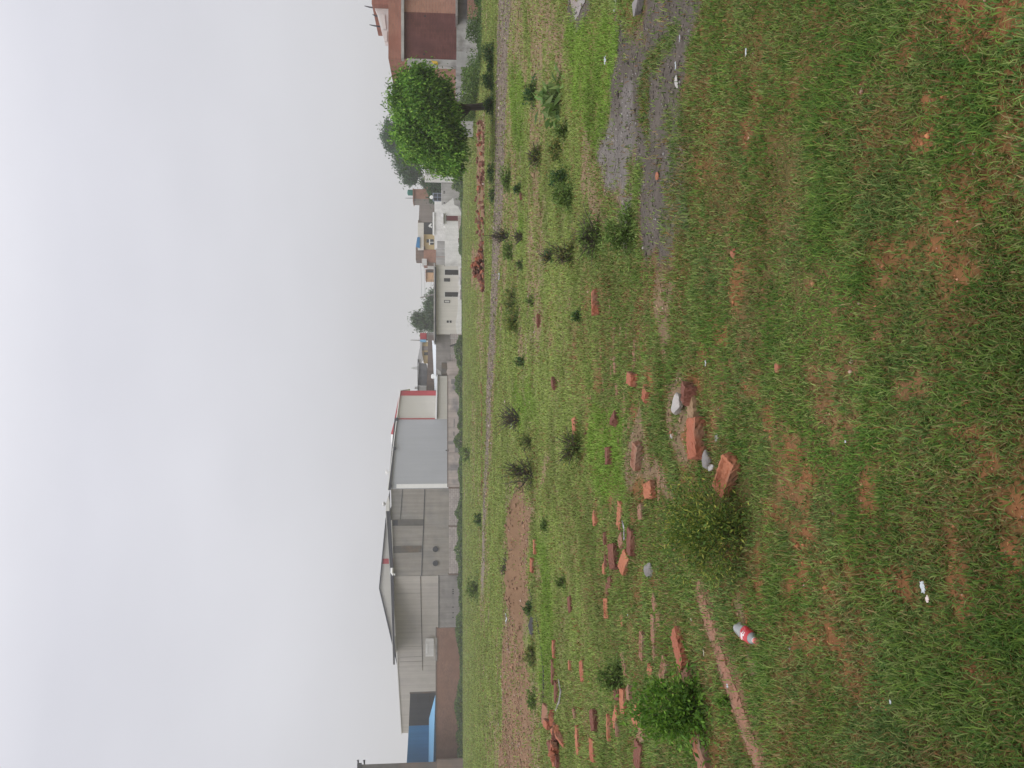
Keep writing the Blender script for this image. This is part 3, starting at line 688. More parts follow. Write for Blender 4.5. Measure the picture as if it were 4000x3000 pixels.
part(t, 'wall', m_rough_white, lambda m: m.poly([(1724, 716), (1724, 842), (1732, 846), (1732, 884), (1737, 888), (1738, 1040), (1815, 1040), (1815, 716)], YH + .3, .4))
part(t, 'stained_section', m_concrete_pale, lambda m: m.poly([(1725, 716), (1725, 800), (1740, 796), (1770, 772), (1775, 800), (1790, 806), (1806, 840), (1815, 840), (1815, 716)], YH + .26, .1), label='grey damp-stained end of the wall')
d = part(t, 'door', m_maroon_door, lambda m: m.rect(1744.5, 1790, 843, 860.5, YH + .22, .06))
part(d, 'door_frame', m_wood, lambda m: (m.rect(1742, 1744.5, 841, 862.5, YH + .2, .1), m.rect(1744.5, None, 860.5, 862.5, YH + .2, .1)))
part(t, 'hatch', m_maroon_door, lambda m: m.rect(1790, None, 930, 946, YH + .1, .15))
part(t, 'ledge', m_concrete_pale, lambda m: m.rect(1730.5, 1734, 832, 874, YH - .1, .4))
part(t, 'plinth', m_plaster, lambda m: m.poly([(1788, 842), (1790, 880), (1793, 930), (1795, 985), (1815, 985), (1815, 842)], YH + .12, .15))
for y in (748, 754, 793):
    part(t, 'vent_opening', m_black, lambda m: m.rect(1732.5, 1738.5, y - 1.8, y + 1.8, YH + .24, .05))
t = thing('compound_wall', 'upper whitewashed wall standing behind the compound wall, with grey panels at its left end', 'wall', at(785, 1040, YH + 5))
part(t, 'wall', m_rough_white, lambda m: m.rect(1697, None, 786, 974, YH + 5, .4))
for y0, y1 in ((942, 968.5), (972, 1002.5), (1005, 1037)):
    part(t, 'panel', m_concrete_pale, lambda m: m.rect(1703 if y0 > 950 else 1708, None, y0, y1, YH + 4.9, .09))
part(t, 'ledge', m_white_trim, lambda m: m.rect(1690, 1696.6, 830, 918, YH + 4.8, .5))
t = thing('steel_gate', 'blue-grey steel gate of dark panes above the stained end of the compound wall', 'gate', at(757, 785, YH + 2))
part(t, 'panel', m_char, lambda m: m.rect(1693, 1724, 757, 785, YH + 2, .06))
part(t, 'frame', m_bluegate, lambda m: (m.rect(1690, 1693.5, 755, 787, YH + 1.95, .12), [m.rect(1693.5, 1724.5, q - 1, q + 1, YH + 1.95, .12) for q in (756, 771, 786)], m.rect(1708, 1710, 757, 785, YH + 1.97, .04)))
part(t, 'dish', m_white_trim, lambda m: m.tube([PT(1686, 772, YH + 1.9), PT(1686, 772, YH + 2.0)], [.22, .28], 10))
t = thing('end_wall', 'grey wall ending in a cream pillar, partly hidden by the round green tree', 'wall', at(420, 711, 103))
part(t, 'wall', m_concrete_pale, lambda m: m.rect(1661, None, 420, 686, 103.4, .3))
part(t, 'pillar', m_white, lambda m: m.rect(1659, None, 685, 710.5, 103, .5), label='cream end pillar')
# ------------------------------------------------------------------ far houses on the right
t = thing('brick_tower', 'salmon brick stair tower carrying a green water tank', 'building', at(740, 790, 132))
part(t, 'wall', m_brick_orange, lambda m: m.rect(1615, None, 741, 788, 132, 3))
part(t, 'side_wall', m_taupe, lambda m: m.rect(1616, None, 779, 789, 131.9, 2.8))
part(t, 'slab', m_brick_orange, lambda m: m.rect(1612.5, 1615.4, 738, 790, 131.7, 3.4))
part(t, 'low_wall', m_brick_orange, lambda m: m.rect(1655, None, 690, 741, 132.2, .3))
def tank(m, x0, x1, y0, y1, Y):
    r = abs(XX(y0, Y) - XX(y1, Y)) / 2; z0, z1 = ZZ(x1, Y), ZZ(x0, Y); h = z1 - z0
    m.lathe([(r * .97, 0), (r, h * .1), (r * .96, h * .32), (r, h * .36), (r * .96, h * .6), (r, h * .64), (r * .97, h * .86), (r * .6, h * .97), (r * .25, h)], (XX((y0 + y1) / 2, Y), Y, z0), 18)
tag(part(thing('water_tank', 'green plastic water tank on the salmon brick tower', 'water tank', (XX(755, 133), 133, ZZ(1612.5, 133))), 'tank_body', m_green_tank, lambda m: tank(m, 1591, 1612.4, 744, 767, 133)))
part(thing('antenna_pole', 'thin grey pole beside the green water tank', 'pole', (XX(777, 132), 132, ZZ(1612.5, 132))), 'pole', m_steel, lambda m: m.tube([PT(1612.5, 777, 132.3), PT(1582, 777.5, 132.3)], [.10, .05]))
t = thing('tall_wall', 'tall taupe wall rising behind the whitewashed walls', 'wall', at(788, 872, 127))
part(t, 'wall', m_taupe, lambda m: m.poly([(1639, 789), (1635, 872), (1815, 872), (1815, 789)], 127, .4))
part(t, 'coping', m_brownwall, lambda m: m.rect(1633, 1638, 862, 873, 126.8, .7))
t = thing('flat_roof_house', 'house with a brown end wall, beige parapet and a blue sheet on its roof', 'house', at(870, 1040, 124))
part(t, 'end_wall', m_brownwall, lambda m: m.poly([(1624, 964), (1624, 1018), (1660, 1018), (1660, 964)], 124, 3))
part(t, 'brick_wall', m_brick_orange, lambda m: m.rect(1655, None, 976, 1038, 123.9, 3))
part(t, 'beige_wall', m_yellow, lambda m: m.rect(1655, None, 917, 976, 124.1, 3), label='plain beige front wall')
part(t, 'recess', m_glassd, lambda m: m.rect(1655, None, 870, 917, 124.6, 2))
part(t, 'parapet', m_house, lambda m: m.rect(1632, 1655, 872, 978, 123.5, .4))
part(t, 'blue_sheet', m_blue, lambda m: m.poly([(1630, 928), (1624, 966), (1640, 971), (1640, 928)], 123.3, .15))
w_ = part(t, 'window', m_glassd, lambda m: (m.rect(1666, 1694, 936, 949, 124.0, .05), m.rect(1677, 1694, 949, 957, 124.0, .05)))
part(w_, 'frame', m_white_trim, lambda m: (m.rect(1676, 1680, 935, 958, 123.95, .05), m.rect(1680, 1695, 946, 948.5, 123.95, .05)))
part(t, 'stair_block', m_white, lambda m: m.rect(1648, 1667, 1012, 1036, 123.4, 2))
part(t, 'door', m_brownwall, lambda m: m.rect(1672, None, 1026, 1039, 123.8, .08))
part(t, 'pier', m_white, lambda m: m.rect(1670, None, 1040, 1052, 124, .5))
part(t, 'hanging_sheet', m_white_trim, lambda m: (m.poly([(1674, 882), (1684, 872), (1687, 876), (1678, 890)], 123.2, .1), m.poly([(1672, 885), (1688, 884), (1687, 892)], 123.3, .05)))
t = thing('peach_block', 'small peach-painted rooftop room with a dark window behind the white house', 'building', at(1054, 1093, 124))
part(t, 'wall', m_peach, lambda m: m.rect(1664, None, 1066, 1092.5, 124, 3))
part(t, 'side_wall', m_brownwall, lambda m: m.rect(1664, None, 1053, 1066, 124.05, 3))
part(t, 'window', m_glassd, lambda m: m.rect(1670, 1690, 1058, 1064, 124, .06))
part(t, 'slab', m_brick_orange, lambda m: m.rect(1662, 1664.3, 1052, 1093.5, 123.8, 3.3))
t = thing('leaning_pole', 'leaning grey utility pole with thin wires behind the white house', 'utility pole', at(1151, 1164, 119))
part(t, 'pole', m_concrete, lambda m: m.tube([PT(1815, 1120, 119), PT(1692, 1151, 119), PT(1642, 1164, 119)], [.14, .12, .10], 8))
for x0, yb, xb in ((1647, 985, 1640), (1660, 1030, 1655), (1672, 1075, 1690)):
    part(t, 'wire', m_dark_trim, lambda m: m.tube([PT(x0, 1162, 119), PT((x0 + xb) / 2 + 2, (1162 + yb) / 2, 121), PT(xb, yb, 123.3)], .014, 4))
# ------------------------------------------------------------------ far houses in the middle
t = thing('yellow_house', 'yellow house with a sloping grey roof above the low sheet roofs', 'house', at(1300, 1420, 132))
part(t, 'wall', m_yellow, lambda m: m.poly([(1647, 1336), (1647, 1372), (1652, 1400), (1655, 1418), (1815, 1418), (1815, 1336)], 132, 3))
part(t, 'olive_wall', m_taupe, lambda m: m.rect(1649, 1674, 1353, 1369, 131.9, .08))
part(t, 'window', m_glassd, lambda m: m.rect(1657, 1674, 1376, 1388, 131.9, .08))
part(t, 'roof', m_roof_grey, lambda m: m.poly([(1641, 1335), (1641, 1352), (1631, 1403), (1644, 1408), (1652, 1412), (1648, 1372), (1650, 1336)], 131.6, .3))
part(t, 'side_room', m_red_trim, lambda m: m.rect(1641, 1666, 1301, 1326, 131.7, 3), label='faded red side room')
part(t, 'side_base', m_concrete, lambda m: m.rect(1666, None, 1301, 1327, 131.8, 3))
part(t, 'blue_side', m_lightblue, lambda m: m.rect(1641, 1664, 1327, 1337, 131.6, 3))
part(thing('antenna_pole', 'thin pole on the roof of the yellow house', 'pole', (XX(1330, 131), 131, ZZ(1642, 131))), 'pole', m_concrete, lambda m: m.tube([PT(1643, 1330, 131.8), PT(1604, 1329, 131.8)], [.09, .05]))
t = thing('dark_shed', 'charcoal lean-to shed with a pale parapet between the yellow house and the warehouse', 'building', at(1418, 1528, 129))
part(t, 'wall', m_slate, lambda m: m.poly([(1636, 1418), (1634, 1506), (1668, 1507), (1668, 1440), (1664, 1420)], 129, 3))
part(t, 'white_front', m_white, lambda m: m.rect(1634, 1648, 1402, 1418, 129.1, .3))
part(t, 'parapet', m_white, lambda m: m.rect(1633, 1665, 1507, 1530, 128.9, 3))
part(t, 'roof_edge', m_dark_trim, lambda m: m.poly([(1631, 1403), (1631, 1530), (1634, 1530), (1634, 1403)], 128.7, .4))
part(t, 'parapet_block', m_frame, lambda m: m.rect(1620, 1633, 1510, 1520, 129.2, 2))
t = thing('brown_wall', 'long low brown wall below the yellow house', 'wall', at(1338, 1530, 126))
part(t, 'wall', m_brownwall, lambda m: m.poly([(1672, 1310), (1671, 1390), (1669, 1470), (1665, 1530), (1815, 1530), (1815, 1310)], 126, .4))
t = thing('open_shelter', 'shelter with a pale low-pitched corrugated roof beside the warehouse annex', 'shelter', at(1327, 1520, 117))
part(t, 'roof', m_sheet_lt, lambda m: m.prism([PT(1704, 1334, 112), PT(1703.5, 1470, 112), PT(1703, 1524, 112), PT(1697, 1524, 119), PT(1692, 1410, 119), PT(1688, 1330, 119)], (0, 0, -.08)))
part(t, 'support_wall', m_concrete, lambda m: m.rect(1705, None, 1336, 1466, 112.2, .3))
tag(part(thing('water_tank', 'white plastic water tank at the corner of the warehouse annex', 'water tank', (XX(1470, 114), 114, ZZ(1704, 114))), 'tank_body', m_white_tank, lambda m: tank(m, 1684, 1704.5, 1461, 1480, 114)))
def lattice(m):
    Y = 420
    b = [PT(1640, 1430, Y), PT(1640, 1446, Y)]; tp = PT(1606, 1438, Y)
    for q in b: m.tube([q, tp], .22, 4)
    for f in (.15, .35, .55, .75):
        p0, p1 = [Vector(q).lerp(Vector(tp), f) for q in b]; p2, p3 = [Vector(q).lerp(Vector(tp), f + .18) for q in b]
        m.tube([p0, p3], .12, 4); m.tube([p1, p2], .12, 4)
        m.tube([p0 + Vector((-1.2, 0, 0)), p1 + Vector((1.2, 0, 0))], .14, 4)
    for q in b: m.tube([(q[0], q[1], -1), q], .22, 4)
part(thing('lattice_tower', 'faint steel lattice pylon far behind the charcoal shed', 'pylon', at(1430, 1446, 420)), 'lattice', m_steel, lattice)

# ------------------------------------------------------------------ brick house on the right (42 m)
YB = 42.0
m_plinth = mat('stained_plinth', (.50, .485, .47), var=.18, scale=1.6, c2=(.27, .255, .24), stain=(.9, .48), streak=.3, bump=.03, bscale=6)
t = thing('brick_house', 'two-tone brick house with a dark maroon wall panel and white plinth behind the round tree', 'house', at(-160, 237, YB))
part(t, 'wall', m_brick_red, lambda m: m.rect(1517, None, -200, 236, YB, 12))
part(t, 'lower_wall', m_brick_orange, lambda m: m.rect(1578, None, -200, 54, YB - .03, .1))
part(t, 'side_brick', m_brick_orange, lambda m: m.box(XX(237.2, YB) - .02, XX(237.2, YB) + .3, YB + .4, YB + 11.9, -.2, ZZ(1592, YB)))
part(t, 'ledge', m_concrete_pale, lambda m: m.rect(1567, 1578, -200, 236, YB - .25, .3))
part(t, 'panel', m_maroon, lambda m: m.rect(1578, 1782, 53, 233, YB - .05, .12), label='dark maroon wall panel')
for x, y in ((1656, 215), (1660, 66)):
    part(t, 'hole', m_black, lambda m: m.rect(x - 3, x + 4, y - 2, y + 3, YB - .06, .05))
part(t, 'pillar', m_plinth, lambda m: m.rect(1590, None, 233.5, 255, YB - .12, .5))
part(t, 'plinth', m_plinth, lambda m: m.box(XX(258, YB), XX(-200, YB), YB - .3, YB - .1, -.3, ZZ(1783, YB)))
part(t, 'side_plinth', m_plinth, lambda m: m.box(XX(257, YB), XX(237, YB), YB + .5, YB + 12, -.3, ZZ(1781, YB)))
part(t, 'plinth_block', m_concrete_pale, lambda m: m.rect(1783, None, 200, 262, YB - .5, .6))
part(t, 'porch_slab', m_concrete, lambda m: m.rect(1780, 1788, -200, 62, YB - 1.3, 1.3))
part(t, 'porch_recess', m_concrete, lambda m: m.rect(1788, None, -200, 62, YB - .6, .4))
part(t, 'porch_wall', m_brick_orange, lambda m: m.rect(1826, None, -200, 66, YB - 1.2, .2))
r = part(t, 'stair_room', m_brick_red, lambda m: m.rect(1452, 1517, -200, 27, YB + 2, 4))
part(t, 'stair_parapet', m_white, lambda m: m.poly([(1459, 29), (1472, 62), (1504, 180), (1517, 181), (1517, 29)], YB + 2.5, .25))
part(t, 'parapet_shutter', m_frame, lambda m: (m.poly([(1478, 66), (1496, 122), (1508, 122), (1502, 66)], YB + 2.42, .07), m.poly([(1492, 130), (1502, 170), (1512, 170), (1512, 130)], YB + 2.42, .07)))
for y, x0, x1 in ((40, 1424, 1462), (72, 1455, 1475), (112, 1443, 1486)):
    part(t, 'rebar', m_dark_trim, lambda m: m.tube([PT(x1, y + 2, YB + 2.6), PT((x0 + x1) / 2, y, YB + 2.6), PT(x0, y - 4, YB + 2.6)], [.045, .04, .02], 5))
tag(part(thing('yellow_cloth', 'yellow cloth hung on the white pillar of the brick house', 'cloth', (XX(246, YB), YB - .2, ZZ(1690, YB))), 'cloth_fold', m_yellow_cloth, lambda m: (m.poly([(1683, 234), (1690, 240), (1700, 240), (1712, 250), (1708, 254), (1696, 250), (1690, 247)], YB - .2, .06), m.poly([(1692, 243), (1706, 240), (1711, 246), (1700, 250)], YB - .26, .05))))

# ------------------------------------------------------------------ leaves, trees, shrubs
def leaf_mesh(name, C, L, W, cols, droop=0.0, outward=None, fold=True):
    """one small pointed leaf per row of C; size L x W; outward biases the way it points"""
    n = len(C)
    d = rng.normal(0, 1, (n, 3))
    if outward is not None: d = d * .75 + outward * 1.1
    d[:, 2] -= droop
    d /= np.linalg.norm(d, axis=1)[:, None] + 1e-9
    up = rng.normal(0, .55, (n, 3)) + np.array((0, 0, 1.0))
    s = np.cross(d, up); s /= np.linalg.norm(s, axis=1)[:, None] + 1e-9
    L, W = np.asarray(L)[:, None] if np.ndim(L) else L, np.asarray(W)[:, None] if np.ndim(W) else W
    nrm = np.cross(s, d)
    a = C - d * L * .5; b = C + s * W * .5 + nrm * W * .18; c = C + d * L * .5; e = C - s * W * .5 + nrm * W * .18
    V = np.stack([a, b, c, e], 1).reshape(-1, 3)
    i = np.arange(n)[:, None] * 4
    return np_mesh(name, V, [i + np.array([[0, 1, 2]]), i + np.array([[0, 2, 3]])], np.repeat(cols, 4, 0))
def leaf_cols(n, pal, lo=.7, hi=1.3):
    pal = np.array(pal)
    return pal[rng.integers(0, len(pal), n)] * rng.uniform(lo, hi, (n, 1))
P_TREE = [(.080, .175, .024), (.125, .235, .034), (.055, .130, .024), (.185, .300, .055), (.090, .190, .028)]
P_DARK = [(.034, .090, .034), (.046, .110, .038), (.028, .074, .032), (.056, .122, .042)]
P_MID = [(.060, .110, .045), (.078, .130, .050), (.050, .095, .042)]
P_BUSH = [(.105, .170, .028), (.080, .140, .026), (.150, .195, .034), (.29, .30, .060), (.085, .150, .030)]
P_BRIGHT = [(.125, .245, .028), (.100, .215, .026), (.165, .285, .040), (.080, .175, .026)]
P_SHRUB = [(.105, .175, .036), (.130, .205, .046), (.085, .145, .034), (.160, .230, .055)]
P_DRY = [(.22, .20, .07), (.17, .19, .055), (.26, .22, .06), (.13, .16, .05)]
P_PALE = [(.16, .26, .07), (.12, .21, .06), (.21, .29, .10)]
P_WEED = [(.085, .155, .040), (.105, .180, .048), (.070, .130, .036), (.125, .190, .060)]
m_bark = mat('bark', (.075, .058, .048), var=.3, scale=6, bump=.03, bscale=12, stretch=(1, 1, .3))
m_stem = mat('green_stem', (.085, .085, .040), var=.25, scale=20)
m_twig = mat('dry_twig', (.075, .060, .050), var=.25, scale=20)

def tree(label, poly, Y, nclump, per, leaf, pal, thick, base=None, r_trunk=.12, group=None, clump=.5, droop=.5, stems=9, tv=(.72, 1.3)):
    """crown drawn as leaf clumps inside the outline; its depth follows the outline's width"""
    pp = [(XX(y, Y), ZZ(x, Y)) for x, y in poly]
    xs, zs = [q[0] for q in pp], [q[1] for q in pp]
    pts = []
    while len(pts) < nclump:
        a = rng.uniform(min(xs), max(xs), 400); b = rng.uniform(min(zs), max(zs), 400)
        d = -poly_sdf(a, b, pp)
        for x, z, q in zip(a, b, d):
            if q > clump * .62 and len(pts) < nclump:
                t = thick * math.sqrt(min(1, q / (thick * .8)))
                pts.append((x, Y + (rng.choice((-1, 1)) * (1 - rng.random() ** 2 * .75)) * t, z))
    K = np.array(pts)
    cen = K.mean(0)
    bx, by = base if base else (cen[0], Y)
    t = thing('tree', label, 'tree', (bx, by, 0), group)
    org = np.array((bx, by, 0))
    hz = max(min(zs), .4)
    tr = MB((bx, by, 0))
    lean = (cen[0] - bx) * .12
    top = Vector((bx + lean, by, hz + (max(zs) - hz) * .25))
    tr.tube([(bx, by, -.15), (bx + lean * .2, by, hz * .3), (bx + lean * .6, by, hz * .75), top], [r_trunk * 1.35, r_trunk * 1.05, r_trunk * .9, r_trunk * .75], 9)
    trunk = tr.build('trunk', m_bark, t)
    lm = MB((bx, by, 0))
    hi = np.nonzero(K[:, 2] > np.quantile(K[:, 2], .35))[0]
    for k in rng.choice(hi, min(stems, len(hi)), replace=False):
        e = Vector(K[k]); s = Vector((bx + lean * .8, by, hz * .9))
        lm.tube([s, s.lerp(e, .4) + Vector((0, 0, .15 * clump)), e], [r_trunk * .32, r_trunk * .2, r_trunk * .08], 6)
    lm.build('limbs', m_bark, trunk)
    off = rng.normal(0, 1, (nclump, per, 3)); off /= np.linalg.norm(off, axis=2)[..., None]
    off *= np.abs(rng.normal(.55, .35, (nclump, per, 1))) * clump * rng.uniform(.55, 1.25, (nclump, 1, 1))
    C = (K[:, None, :] + off).reshape(-1, 3)
    tint = np.repeat(rng.uniform(*tv, nclump), per)[:, None]
    n = len(C)
    outw = (C - cen); outw /= np.linalg.norm(outw, axis=1)[:, None] + 1e-6
    me = leaf_mesh('crown', C - org, leaf * rng.uniform(.6, 1.3, n), leaf * .36 * rng.uniform(.7, 1.3, n), leaf_cols(n, pal, .6, 1.45) * tint, droop, outw * .5)
    link('crown', me, M_LEAF, t)
    return t
bt = GP(1927, 412)
tree('round bright green tree with a short dark trunk beside the gravel track', [(1575, 268), (1535, 330), (1488, 388), (1518, 430), (1525, 470), (1508, 505), (1535, 560), (1565, 620), (1605, 645), (1660, 668), (1740, 684), (1800, 684), (1832, 650), (1836, 590), (1826, 520), (1798, 470), (1800, 420), (1788, 370), (1765, 320), (1735, 292), (1690, 265), (1640, 255)],
     27.0, 250, 190, .145, P_TREE, 1.6, (bt[0], bt[1]), .135, clump=.40, droop=.9, stems=14, tv=(.6, 1.95))
tree('dark bluish-green tree rising behind the round bright tree', [(1484, 525), (1488, 560), (1518, 600), (1543, 650), (1558, 690), (1578, 718), (1600, 735), (1640, 718), (1655, 690), (1650, 640), (1625, 560), (1560, 480), (1500, 480)], 125, 150, 110, .55, P_DARK, 3.2, clump=1.25, r_trunk=.3)
tree('hazy broad tree behind the left end of the white house', [(1608, 1250), (1620, 1215), (1648, 1214), (1680, 1200), (1725, 1200), (1725, 1300), (1690, 1304), (1665, 1300), (1640, 1294), (1618, 1277)], 142, 100, 100, .6, P_MID, 3, clump=1.4, r_trunk=.3)
tree('low hazy tree mass behind the middle of the white house', [(1648, 1212), (1662, 1180), (1678, 1150), (1690, 1128), (1722, 1120), (1722, 1215)], 146, 70, 100, .6, P_MID, 2.5, clump=1.3, r_trunk=.3)
tree('dark bushy growth behind the stained end of the compound wall', [(1672, 705), (1668, 740), (1674, 795), (1700, 800), (1740, 802), (1740, 700)], 121, 46, 60, .5, P_DARK, 2, clump=1.0, r_trunk=.15)
tree('small olive bush on the low wall beside the brick tower', [(1640, 698), (1640, 712), (1652, 735), (1668, 745), (1672, 700)], 131, 14, 50, .45, P_MID, 1, clump=.7, r_trunk=.1)

# rank weeds along the foot of the walls: one mass nobody could count
def weed_mass(n, fy, ylo, yhi, hfun, leaf, pal):
    y = rng.uniform(ylo, yhi, n)
    Y = fy(y) - np.abs(rng.normal(0, 1.3, n))
    X = (1500 - y) / F * Y * CT
    hh = hfun(X) * (.55 + .45 * fbm(X, X * 0 + 5, .45, 3, 207)) * rng.random(n) ** .8
    c = leaf_cols(n, pal, .6, 1.3) * (.7 + .6 * fbm(X, X * 0 + 3, 1.6, 3, 201))[:, None]
    return np.stack([X, Y, H(X, Y) + hh], 1), np.full(n, leaf) * rng.uniform(.6, 1.4, n), c
a1 = weed_mass(26000, lambda y: np.full(y.shape, 103.3), 1310, 2990, lambda X: .40 + 1.0 * sst(.32, .75, fbm(X, X * 0 + 8, 2.4, 3, 211)), .24, P_SHRUB + P_MID)
a2 = weed_mass(13000, lambda y: np.full(y.shape, 106.5), 690, 1310, lambda X: .06 + .65 * sst(.45, .75, fbm(X, X * 0 + 8, 2.2, 3, 221)), .2, P_WEED)
a3 = weed_mass(9000, lambda y: 40.9 + y * 0, -80, 262, lambda X: .06 + .85 * sst(.40, .72, fbm(X, X * 0 + 8, .8, 3, 231)), .11, P_WEED)
a4 = weed_mass(7000, lambda y: 41 + (y - 262) * .04, 262, 470, lambda X: .10 + 1.0 * sst(.40, .72, fbm(X, X * 0 + 8, .9, 3, 241)), .12, P_WEED + P_SHRUB)
a5 = weed_mass(8000, lambda y: np.full(y.shape, 100.0), 480, 780, lambda X: .2 + 1.5 * sst(.35, .7, fbm(X, X * 0 + 8, 2.0, 3, 251)), .24, P_SHRUB + P_MID)
C = np.concatenate([q[0] for q in (a1, a2, a3, a4, a5)]); L = np.concatenate([q[1] for q in (a1, a2, a3, a4, a5)]); cc = np.concatenate([q[2] for q in (a1, a2, a3, a4, a5)])
tag(link('weeds', leaf_mesh('weeds', C, L, L * .5, cc), M_LEAF), 'rank green weeds growing along the foot of the walls', 'weeds', kind='stuff')

def shrub(label, xb, y0, y1, xt, pal, n_, leaf, kind='dome', group=None, name='shrub', aspect=.45, nst=14, depth=.8, cat='shrub', stem=None):
    """a plant whose foot shows at picture column xb between rows y0..y1 and whose top reaches xt"""
    X, Y, z0 = GP(xb, (y0 + y1) / 2)
    n = n_ if n_ > 5000 else int(n_ * .85)
    wd = (y1 - y0) / F * Y; h = max(.08, (xb - xt) / F * Y * 1.02)
    t = thing(name, label, cat, (X, Y, z0), group)
    r = wd / 2 * 1.12; h *= .92
    K = []
    for _ in range(max(11, int(nst * 1.5))):
        a = rng.random() * 2 * math.pi; q = math.sqrt(rng.random()) * .85
        zz = h * (1 - q * q * .55) * rng.uniform(.25, 1.0) ** (.6 if rng.random() < .7 else 1.6)
        K.append((math.cos(a) * q * r, math.sin(a) * q * r * depth, zz))
    K = np.array(K)
    st = MB()
    for k in K[:nst]:
        b = Vector((rng.normal(0, .1 * r), rng.normal(0, .1 * r), -.03)); e = Vector(k)
        m_ = b.lerp(e, .5) + Vector((rng.normal(0, .06 * r), rng.normal(0, .06 * r), h * .06))
        rr = max(.0022, .0007 * Y)
        st.tube([b, m_, e], [rr * 1.3, rr, rr * .6], 5)
    st.build('stems', stem or m_stem, t)
    if kind == 'twigs':
        tw = MB()
        for k in K:
            for _ in range(3):
                e = Vector(k) * rng.uniform(.8, 1.25) + Vector((rng.normal(0, .35 * r), rng.normal(0, .25 * r), abs(rng.normal(0, .25 * h))))
                s = Vector(k) * rng.uniform(.4, .9); rr = max(.0016, .0005 * Y)
                tw.tube([s, s.lerp(e, .55) + Vector((rng.normal(0, .08 * r), 0, .05 * h)), e], [rr, rr * .8, rr * .5], 4)
        tw.build('twigs', m_twig, t)
    cl = rng.integers(0, len(K), n)
    off = rng.normal(0, 1, (n, 3)) * np.array((r * .20, r * .20 * depth, h * .14)) * rng.uniform(.55, 1.4, len(K))[cl][:, None]
    C = K[cl] + off
    low = rng.random(n) < .18
    if n < 5000:                       # straggling outer leaves that run into the turf
        fr = rng.random(n) < .30
        C[fr, :2] = rng.normal(0, 1, (fr.sum(), 2)) * np.array((r * .72, r * .8)); C[fr, 2] = np.abs(rng.normal(0, .16, fr.sum())) * h
    C[low, 2] *= rng.random(low.sum())
    C[:, 2] = np.clip(C[:, 2], .012, None)
    tint = rng.uniform(.75, 1.25, len(K))[cl][:, None]
    o = C / (np.linalg.norm(C, axis=1)[:, None] + 1e-6)
    link('foliage', leaf_mesh('foliage', C, leaf * 1.15 * rng.uniform(.5, 1.5, n), leaf * aspect * .85 * rng.uniform(.7, 1.3, n), leaf_cols(n, pal) * tint, .15, o), M_LEAF, t)
    return t
shrub('big dark fine-leaved bush with yellowish tips behind the reddish bricks', 2868, 1885, 2262, 2555, P_BUSH, 6200, .023, nst=34, depth=.9, aspect=.42)
shrub('leafy bright green bush between two sunken bricks at the left edge', 2725, 2650, 2865, 2435, P_BRIGHT, 4200, .031, nst=24, aspect=.6)
shrub('dense dark bush at the tip of the gravel patch', 2462, 828, 985, 2352, P_SHRUB, 1800, .034, nst=22)
shrub('open twiggy bush behind the dense dark bush by the gravel', 2338, 838, 1012, 2242, P_SHRUB, 900, .036, kind='twigs', nst=18)
shrub('rounded green bush with brighter shoots right of the tan earth strip', 2238, 715, 812, 2148, P_SHRUB, 1300, .042, nst=18)
shrub('darker companion of the rounded bush, on its right', 2215, 665, 745, 2120, P_SHRUB + P_DARK, 900, .042, nst=14)
shrub('thin dark bush in the grass left of the tan earth strip', 2240, 948, 1042, 2155, P_SHRUB + P_DRY, 800, .040, kind='twigs', nst=14)
shrub('wispy low plant behind the thin dark bush', 2160, 975, 1030, 2115, P_DARK + P_DRY, 260, .045, kind='twigs')
shrub('broad-leaved pale green plant with rounded leaves near the dirt bank', 2188, 318, 478, 2108, P_PALE, 150, .15, aspect=.62, nst=16, name='leafy_plant', cat='plant')
shrub('small dark shrub above the broad-leaved pale plant', 2092, 322, 402, 2042, P_SHRUB + P_DARK, 700, .06)
shrub('low dark shrub with a yellow-tipped neighbour left of the broad-leaved plant', 2215, 490, 545, 2160, P_SHRUB, 500, .05)
shrub('yellowing low shrub left of the broad-leaved plant', 2192, 540, 625, 2138, P_SHRUB + P_DRY, 600, .05)
shrub('pale dry bush in the middle grass', 2112, 575, 650, 2058, P_SHRUB + P_DRY, 600, .055, kind='twigs')
shrub('green shrub just this side of the gravel track, left of the round tree', 1992, 655, 742, 1953, P_SHRUB, 700, .075)
shrub('little dark shrub beside a lone brick near the gravel track', 2036, 715, 752, 2003, P_SHRUB + P_DARK, 400, .065)
shrub('bare dark twiggy shrub at the edge of the gravel track', 1988, 895, 948, 1922, P_DARK + P_DRY, 160, .07, kind='twigs', nst=16, stem=m_twig)
shrub('leafy shrub left of the bare twiggy shrub', 2002, 950, 1012, 1960, P_SHRUB, 500, .07)
shrub('small weed with twigs in front of the leafy shrub', 2045, 905, 950, 2005, P_DRY + P_SHRUB, 160, .05, kind='twigs')
shrub('small dark rosette plant among the grass', 2045, 1018, 1052, 2015, P_DARK + P_SHRUB, 260, .05, name='rosette_plant', cat='plant')
shrub('mixed yellow and green weeds near the gravel track, right half', 2012, 1130, 1225, 1962, P_SHRUB + P_DRY, 900, .065)
shrub('mixed yellow and green weeds near the gravel track, left half', 2022, 1205, 1300, 1968, P_SHRUB + P_DRY + P_BUSH, 900, .065)
shrub('dark spiky weed in the middle grass', 2085, 1150, 1200, 2052, P_SHRUB, 260, .05)
shrub('small grey-green shrub left of the long brick', 2268, 1215, 1255, 2225, P_SHRUB + P_DARK, 420, .036)
shrub('very small dark plant by a tan track', 2048, 1392, 1432, 2008, P_DARK + P_SHRUB, 300, .055)
shrub('dry branched shrub with long arching twigs', 2030, 1590, 1680, 1958, P_DRY + P_DARK, 200, .06, kind='twigs', nst=16, stem=m_twig)
shrub('greener lump of weeds beside the dry branched shrub', 2078, 1695, 1762, 2015, P_SHRUB + P_DRY, 600, .05)
